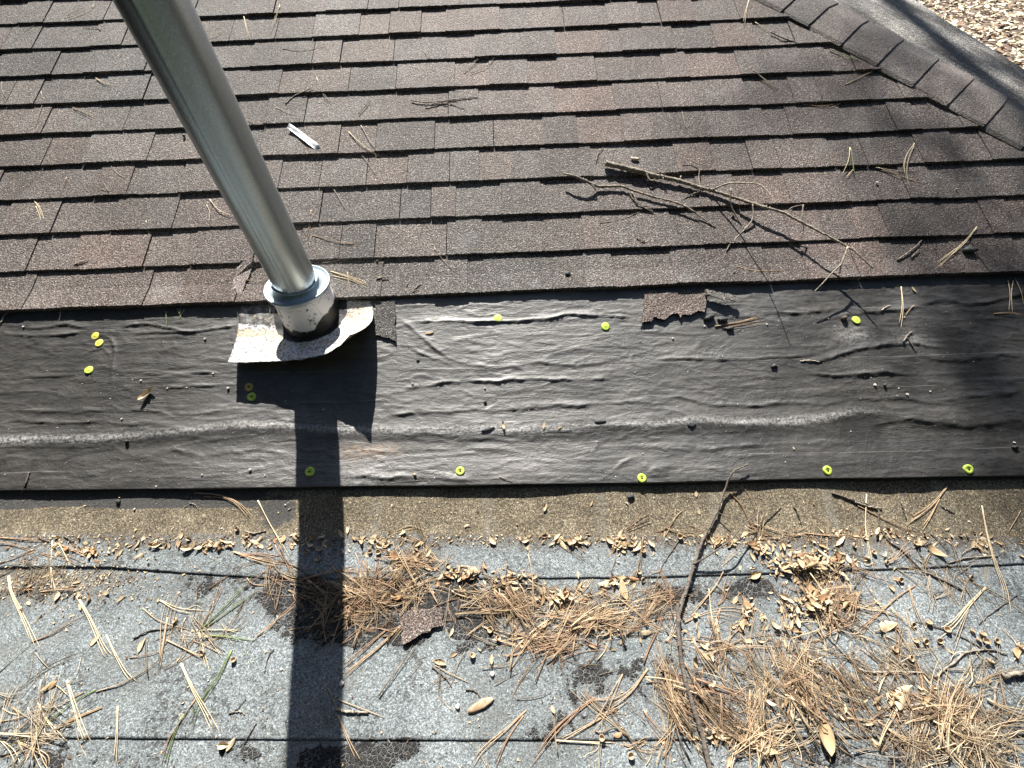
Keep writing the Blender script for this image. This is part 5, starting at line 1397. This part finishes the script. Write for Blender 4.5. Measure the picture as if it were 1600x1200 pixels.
# ------------------------------------------------------------------ branches and twigs
def branch(main, rads, subs, mat, look, name='branch', cat='branch', sides=8, n=None, rough=.14):
    """main and subs are lists of 3D points"""
    mb = MB(); P = smooth_path(main, n or len(main)*6)
    rad = np.interp(np.linspace(0, 1, len(P)), np.linspace(0, 1, len(rads)), rads)
    P = P+np.array([[R.gauss(0, .0006), R.gauss(0, .0006), R.gauss(0, .0005)] for _ in P])
    for i in range(0, len(P), 7): rad[i] *= 1.22
    tube(mb, P, rad, sides, rough=rough, seed=len(P))
    for s_, r0, r1 in subs:
        Q = smooth_path(s_, max(8, len(s_)*5)); rr_ = np.linspace(r0, r1, len(Q))*1.35
        for i in range(0, len(Q), 5): rr_[i] *= 1.25
        tube(mb, Q, rr_, 6, rough=.12, seed=len(Q))
    # tiny spurs
    for k in range(int(len(P)*0.35)):
        i = R.randrange(3, len(P)-2); d = np.array([R.gauss(0, 1), R.gauss(0, 1), R.uniform(.2, 1)]); d /= np.linalg.norm(d)
        tube(mb, [P[i], P[i]+d*rad[i]*2.2], [rad[i]*.45, rad[i]*.2], 5)
    o = mb.build(name, mat, origin=P[0]); tag(o, look, cat, 'fallen branches and twigs')
    return o
HA = [.015, .014, .012, .009, .009, .009, .010, .013, .016, .021, .028, .032, .038, .041, .052, .059, .062, .066]
PA = [(946, 255), (970, 261), (995, 267), (1022, 274), (1050, 280), (1075, 287), (1095, 294), (1117, 299), (1142, 307), (1170, 316), (1195, 324), (1220, 331), (1245, 343), (1260, 351), (1287, 365), (1325, 386), (1340, 396), (1364, 419)]
A3 = [on_steep(p[0], p[1], h+.008) for p, h in zip(PA, HA)]
def S3(*q): return [on_steep(a, b, c+.008) for a, b, c in q]
subsA = [([on_steep(1112, 297, .021), lift((1137, 287), (1144, 362)), lift((1160, 286), (1168, 402)), lift((1190, 290), (1200, 470)), lift((1215, 320), (1237, 547))], .0022, .0009),
         (S3((1094, 294, .009), (1092, 278, .010), (1092, 260, .012), (1079, 250, .012), (1065, 252, .010)), .0016, .0007), (S3((1142, 295, .035), (1142, 320, .018), (1152, 340, .006), (1164, 360, .001)), .002, .0012),
         (S3((1176, 319, .022), (1176, 342, .010), (1162, 360, .004), (1142, 380, .003), (1135, 392, .001)), .0022, .0012), (S3((1255, 320, .052), (1253, 345, .041), (1256, 357, .034), (1251, 373, .020)), .0015, .0007),
         (S3((1227, 333, .034), (1238, 324, .044), (1255, 320, .052)), .0013, .0009), (S3((1325, 386, .062), (1315, 412, .052), (1312, 427, .044)), .0022, .0013), (S3((1314, 413, .052), (1297, 430, .045), (1285, 443, .040), (1272, 456, .034)), .0017, .0009),
         (S3((1314, 413, .052), (1321, 414, .054), (1325, 421, .050)), .0013, .0007), (S3((1215, 300, .05), (1208, 290, .06), (1207, 292, .06)), .001, .0006), (S3((1100, 297, .010), (1080, 304, .004), (1066, 312, .001)), .0013, .0008),
         (S3((1010, 272, .012), (1016, 282, .010), (1024, 280, .008)), .0025, .0015), (S3((1240, 341, .04), (1195, 330, .05), (1175, 305, .06)), .0008, .0006)]
branch(A3, [.0088, .0082, .0068, .0058, .0050, .0044, .0039, .0034, .0028, .0017], subsA[:9]+subsA[10:12], M_BARK, 'longest grey fallen branch with side twigs, thick broken end to the left, on shingles')
HB = [.022, .026, .022, .010, .009, .009, .009, .009, .009, .009, .006, .001]
PBx = [(880, 271), (900, 276), (920, 285), (935, 291), (970, 291), (980, 294), (1000, 301), (1030, 310), (1055, 316), (1075, 325), (1090, 335), (1118, 356)]
branch([on_steep(p[0], p[1], h+.009) for p, h in zip(PBx, HB)], [.0028, .0042, .0044, .0034, .0032, .0029, .0026, .0016],
       [(S3((920, 285, .022), (928, 292, .020), (931, 298, .014)), .0024, .0012), (S3((987, 300, .009), (1000, 320, .006), (1022, 332, .001)), .0015, .0008), (S3((1005, 322, .004), (1013, 322, .003), (1022, 334, .001)), .001, .0006)],
       M_BARK, 'shorter forked grey branch lying just below the longest branch on shingles')
PC = [(1168, 725, .016), (1145, 738, .016), (1133, 765, .014), (1120, 800, .012), (1105, 830, .012), (1092, 860, .010), (1082, 890, .010), (1074, 920, .010), (1063, 950, .010), (1060, 975, .012), (1062, 1010, .012), (1070, 1060, .010), (1085, 1110, .010), (1100, 1160, .010), (1112, 1215, .010)]
C3 = [at(*q) for q in PC]
branch(C3, [.0018, .0026, .0032, .0038, .0044, .0050, .0046, .0046, .0050, .0056], [([at(1083, 882, .012), at(1110, 866, .030), at(1140, 845, .045), at(1160, 822, .040), at(1190, 797, .022), at(1220, 782, .010)], .0016, .0008),
       ([at(1120, 800, .012), at(1140, 810, .02)], .0012, .0008)], M_BARKD, 'long dark stick running from the felt edge down to the bottom of the picture')
TW = [([(1300, 770), (1335, 782), (1370, 795), (1373, 815), (1388, 845), (1410, 860), (1440, 890), (1480, 910), (1505, 922)], .0026, M_BARKD, 'thin dark bent stick crossing the right tan strip and seam'), ([(1335, 784), (1360, 792), (1378, 794)], .0028, M_BARK, 'short grey twig piece on top of the thin dark bent stick'),
      ([(1567, 1056), (1590, 1052), (1620, 1052)], .0058, M_BARK, 'thick knobbly grey twig entering from the right edge'), ([(1558, 1064), (1553, 1100), (1556, 1130)], .0022, M_BARK, 'grey twig hanging below the thick knobbly one at the right edge'),
      ([(1336, 1043), (1360, 1050), (1400, 1050), (1440, 1052), (1455, 1062)], .0022, M_BARK, 'grey twig across the top of the lower right drift'), ([(1460, 1058), (1490, 1035), (1510, 1020), (1545, 1015), (1575, 1022)], .0022, M_BARK, 'arched grey twig below the acorn cups at the right'),
      ([(1560, 1030), (1530, 1010), (1480, 985), (1430, 970)], .0013, M_BARKD, 'thin dark twig between the acorn cups at the right'), ([(1448, 1098), (1425, 1102), (1380, 1106)], .0022, M_BARK, 'pale twig beside the largest cream leaf'), ([(1464, 1075), (1460, 1088), (1448, 1098)], .0020, M_BARK, 'short pale twig end above the lower right drift'),
      ([(45, 738), (40, 755), (33, 772)], .0020, M_BARKD, 'dark twig hanging over the felt edge at the far left'), ([(0, 506), (10, 490), (28, 483)], .0018, M_BARK, 'grey twig on the felt at the left edge'), ([(108, 421), (120, 412), (138, 406)], .0019, M_BARK, 'small grey twig on the second course at the left'),
      ([(208, 998), (235, 985), (272, 981)], .0016, M_BARKD, 'dark twig with a knob left of the starry needle tuft'), ([(356, 1115), (368, 1110), (384, 1092)], .0012, M_BARKD, 'tiny forked dark twig on the grey roof left of the pipe shadow'), ([(364, 1113), (374, 1112), (382, 1116)], .0013, M_BARK, 'tiny curved grey twig touching the forked dark one'),
      ([(428, 1014), (419, 1026), (413, 1050)], .0012, M_BARKD, 'tiny dark upright twig just left of the pipe shadow'), ([(524, 1107), (545, 1112), (574, 1113)], .0028, M_BARK, 'stout grey twig crossing the right edge of the pipe shadow'), ([(676, 1042), (695, 1058), (706, 1072)], .0015, M_BARKD, 'dark twig under the cupped leaf on the open grey roof'),
      ([(728, 1077), (740, 1079), (749, 1086)], .0015, M_BARKD, 'short dark twig above the bark piece'), ([(1402, 406), (1425, 390), (1440, 376)], .0024, M_BARK, 'stubby grey twig on the last course at the right'), ([(1424, 402), (1430, 396), (1436, 390)], .0022, M_BARK, 'little twig stub beside the stubby grey twig'),
      ([(931, 252), (934, 240), (943, 230)], .0014, M_BARK, 'tiny twig on shingles above the left end of the branches'), ([(588, 436), (598, 433), (607, 433)], .0022, M_BARK, 'short thick twig on the last course right of the collar'), ([(640, 462), (648, 452), (657, 442)], .0020, M_BARK, 'upper of the twig bits on the last course right of the flashing'),
      ([(634, 456), (635, 446), (638, 439)], .0016, M_BARK, 'leftmost twig bit on the last course right of the flashing'), ([(636, 464), (646, 456), (654, 452)], .0018, M_BARK, 'lowest twig bit on the last course right of the flashing'), ([(643, 157), (665, 160), (690, 158), (720, 154), (746, 152)], .0019, M_BARK, 'grey twig on shingles in the upper middle'),
      ([(665, 166), (690, 160), (715, 157)], .0017, M_BARKD, 'darker twig crossing the grey twig in the upper middle'), ([(692, 162), (705, 163), (725, 170)], .0013, M_BARKD, 'thin dark twig end below the crossed twigs in the upper middle'), ([(1204, 50), (1225, 60), (1247, 67), (1264, 70)], .0022, M_BARKD, 'dark twig on shingles beside the upper hip cap'),
      ([(446, 162), (460, 150), (475, 143), (488, 137)], .0017, M_BARK, 'arched twig on shingles right of the vent pipe'), ([(560, 178), (572, 165), (579, 153)], .0012, M_BARKD, 'thin dark twig on shingles upper middle left'), ([(1240, 790), (1247, 804), (1252, 818)], .0017, M_BARKD, 'dark twig with a bud on the tan strip right of the long stick'),
      ([(1408, 785), (1412, 797), (1417, 812)], .0016, M_BARKD, 'short dark twig on the right tan strip'), ([(1472, 791), (1482, 797), (1492, 802)], .0015, M_BARKD, 'thin dark twig right of the paired needles on the tan strip'), ([(296, 786), (305, 789), (310, 796)], .0011, M_BARK, 'tiny curled twig on the left tan strip'),
      ([(60, 838), (67, 843), (76, 846)], .0018, M_BARKD, 'dark twig at the foot of the left tan strip'), ([(100, 838), (108, 842), (116, 846)], .0019, M_BARKD, 'second dark twig at the foot of the left tan strip'), ([(384, 830), (398, 833), (415, 829)], .0018, M_BARK, 'grey twig beside the acorn cups left of the pipe shadow'),
      ([(995, 372), (1005, 377), (1018, 387)], .0014, M_BARKD, 'small dark twig on shingles below the forked branch'), ([(1411, 534), (1418, 524), (1425, 518)], .0020, M_BARK, 'forked grey twig on the right felt, upper arm'), ([(1418, 528), (1424, 538), (1432, 550)], .0018, M_BARKD, 'forked grey twig on the right felt, lower arm'),
      ([(1250, 564), (1264, 563), (1280, 565)], .0014, M_WOOD, 'thin rusty stick on the right felt'), ([(1378, 485), (1385, 479), (1392, 477)], .0016, M_WOOD, 'small bent pale twig on the felt right of the top right cap'), ([(1480, 880), (1510, 872), (1560, 868)], .0018, M_BARK, 'curved grey twig along the seam at the right'),
      ([(1455, 880), (1440, 870), (1435, 855), (1455, 848)], .0016, M_BARKD, 'hooked dark twig beside the large brown folded leaf'), ([(1590, 930), (1560, 950), (1530, 975)], .0010, M_BARKD, 'thin dark twig near the right edge below the seam'), ([(985, 305), (990, 312), (997, 318)], .0022, M_BARK, 'stub between the two branches on shingles'),
      ([(157, 47), (145, 42), (129, 42)], .0011, M_BARKD, 'tiny dark twig in a course shadow at the upper left'), ([(1262, 1144), (1275, 1143), (1285, 1144)], .0017, M_BARK, 'short pale twig at the foot of the needle fan'), ([(400, 1130), (388, 1150), (380, 1163)], .0013, M_BARKD, 'thin dark twig above the lower seam'),
      ([(0, 1180), (30, 1172), (60, 1160)], .0014, M_BARKD, 'dark twig in the lower left corner'), ([(60, 1180), (66, 1110), (70, 1055)], .0018, M_BARKD, 'upright dark twig in the lower left tuft'), ([(1060, 845), (1042, 872), (1030, 895)], .0011, M_BARKD, 'thin dark twig crossing the seam left of the stick')]
for pts, r_, m, lk in TW:
    P = [at(a, b, r_*0.9+.001) for a, b in pts]
    branch(P, [r_, r_*.95, r_*.6], [], m, lk, 'twig', 'twig', 6, n=max(8, len(pts)*5))

# ------------------------------------------------------------------ fine crumbs and grit
mb = MB()
def crumb(P, s_, col):
    n_ = 4; V = [P+np.array([R.gauss(0, s_), R.gauss(0, s_), abs(R.gauss(0, s_*.6))]) for _ in range(4)]
    mb.add(V, [(0, 1, 2), (0, 2, 3), (0, 3, 1), (1, 3, 2)], col)
clus = [(R.uniform(500, 1400), R.uniform(10, 450)) for _ in range(46)]+[(668, 357), (838, 434), (1440, 205), (742, 388), (760, 280)]
for cx, cy in clus:
    for k in range(R.randrange(4, 14)): crumb(at(cx+R.gauss(0, 4), cy+R.gauss(0, 3), .001), .0013, R.choice([(0.55, 0.36, 0.18), (0.66, 0.48, 0.28), (0.40, 0.22, 0.10)]))
o = mb.build('rusty_crumbs', M_LITTER, smooth=False, cols=True); tag(o, 'tiny rusty catkin crumbs scattered over the shingles', 'crumbs', kind='stuff')
mb = MB()
for k in range(2600):
    px, py = R.uniform(-20, 1620), R.uniform(470, 765)
    if float(vnoise(np.array(px*.012), np.array(py*.05), 5)) < R.uniform(.2, .8): continue
    P = at(px, py, .0006); crumb(P, R.uniform(.0006, .0014), R.choice([(0.02, 0.02, 0.02), (0.35, 0.32, 0.28), (0.55, 0.52, 0.46), (0.05, 0.04, 0.03)]))
for k in range(320):
    px, py = R.gauss(900, 260), R.gauss(672, 6); crumb(at(px, py, .0006), .001, (0.06, 0.04, 0.03))
o = mb.build('felt_grit', M_LITTER, smooth=False, cols=True); tag(o, 'loose grit and granules strewn over the black felt', 'grit', kind='stuff')
mb = MB()
for k in range(3600):
    px = R.uniform(-20, 1620); py = 846+abs(R.gauss(0, 10))-10 if R.random() < .55 else R.uniform(770, 1210)
    if R.random() < .25: px, py = R.gauss(110, 90), R.gauss(905, 22)
    P = at(px, min(py, 1220), .0008); crumb(P, R.uniform(.0010, .0026), R.choice([(0.50, 0.36, 0.20), (0.62, 0.48, 0.30), (0.22, 0.14, 0.08), (0.10, 0.07, 0.05), (0.42, 0.38, 0.32)]))
o = mb.build('litter_crumbs', M_LITTER, smooth=False, cols=True); tag(o, 'brown leaf crumbs strewn along the foot of the tan strip', 'crumbs', kind='stuff')

# ------------------------------------------------------------------ the tree beyond the roof whose crown shades its right side
TC = np.array([1.60, 0.42, 0.2])-LDIR*14.0
tree = empty('shade_tree', (TC[0]+0.8, TC[1]+1.0, GZ)); tag(tree, 'tree beyond the slope whose soft shade dapples the right of the roof', 'tree')
b = MB(); tube(b, smooth_path([(0, 0, 0), (.05, .05, 3), (-.1, 0, 7), (-.6, -.6, 12.5)], 20), np.linspace(.2, .07, 20), 12, rough=.06)
for k in range(12):
    z = R.uniform(8, 12.3); a = R.uniform(0, 6.28); tube(b, smooth_path([(-.1, 0, z), (-.1+.8*math.cos(a), .8*math.sin(a), z+.3), (-.1+1.7*math.cos(a), 1.7*math.sin(a), z+.5)], 8), np.linspace(.04, .01, 8), 6)
b.build('trunk', M_BARKD, tree)
mb = MB(); tl0 = np.array(tree.location)
cl = [(R.uniform(-.5, 1.2), R.uniform(-.75, .75), R.uniform(-.7, .7), R.uniform(.2, .45)) for _ in range(SHADE_N)]
for cx, cy, cz, cr in cl:
    c0 = TC+np.array([cx, cy, cz])-tl0
    for k in range(int(240*cr)):
        d = np.array([R.gauss(0, .5), R.gauss(0, .5), R.gauss(0, .5)])*cr; p_ = c0+d
        a = np.array([R.gauss(0, 1), R.gauss(0, 1), R.gauss(0, 1)]); a /= np.linalg.norm(a); c_ = np.cross(a, [0.3, 0.2, 1]); c_ /= np.linalg.norm(c_)
        mb.add([p_-a*.06, p_+c_*.016, p_+a*.06, p_-c_*.016], [(0, 1, 2, 3)])
mb.build('crown', simple_mat('tree_foliage', (0.04, 0.07, 0.02), (0.08, 0.11, 0.04), 8), tree, smooth=False)

# ------------------------------------------------------------------ added pines outside the picture, blocking skylight to deepen shadows
pm = simple_mat('pine_foliage', (0.03, 0.05, 0.018), (0.06, 0.085, 0.03), 8)
pcr = MB()
rr = random.Random(9)
for k in range(900):
    z = rr.uniform(0, 1)
    rad = 2.4*(1-z)**0.6*rr.uniform(.5, 1); a = rr.uniform(0, 6.283)
    c_ = np.array([rad*math.cos(a), rad*math.sin(a), 1.5+z*10.5])
    u = np.array([rr.gauss(0, 1), rr.gauss(0, 1), rr.gauss(0, .5)]); u /= np.linalg.norm(u)
    w = np.cross(u, [rr.gauss(0, 1), rr.gauss(0, 1), rr.gauss(0, 1)]); w /= np.linalg.norm(w)
    for q in range(3):
        c2 = c_+np.array([rr.gauss(0, .25), rr.gauss(0, .25), rr.gauss(0, .2)])
        pcr.add([c2-u*.42, c2+w*.20, c2+u*.42, c2-w*.20], [(0, 1, 2, 3)])
ptk = MB(); tube(ptk, [(0, 0, 0), (0, 0, 5), (0, 0, 11)], [.18, .14, .05], 10)
proto = None
for i in range(15):
    a = math.radians(92+i*(205/14.0)); d_ = 6.2+1.2*R.random()
    x, y = math.sin(a)*d_, math.cos(a)*d_-0.3
    if proto is None:
        root = empty('added_pine', (x, y, GZ)); ptk.build('trunk', M_BARKD, root); pcr.build('crown', pm, root, smooth=False); proto = root
    else:
        root = proto.copy(); COL.objects.link(root); root.location = (x, y, GZ)
        for ch in list(proto.children):
            c_ = ch.copy(); COL.objects.link(c_); c_.parent = root
    root.rotation_euler = (0, 0, R.uniform(0, 6.28)); root.scale = (1, 1, R.uniform(.9, 1.12))
    tag(root, 'added tall dark pine tree outside the view that blocks skylight', 'pine tree', 'added pines that block skylight')
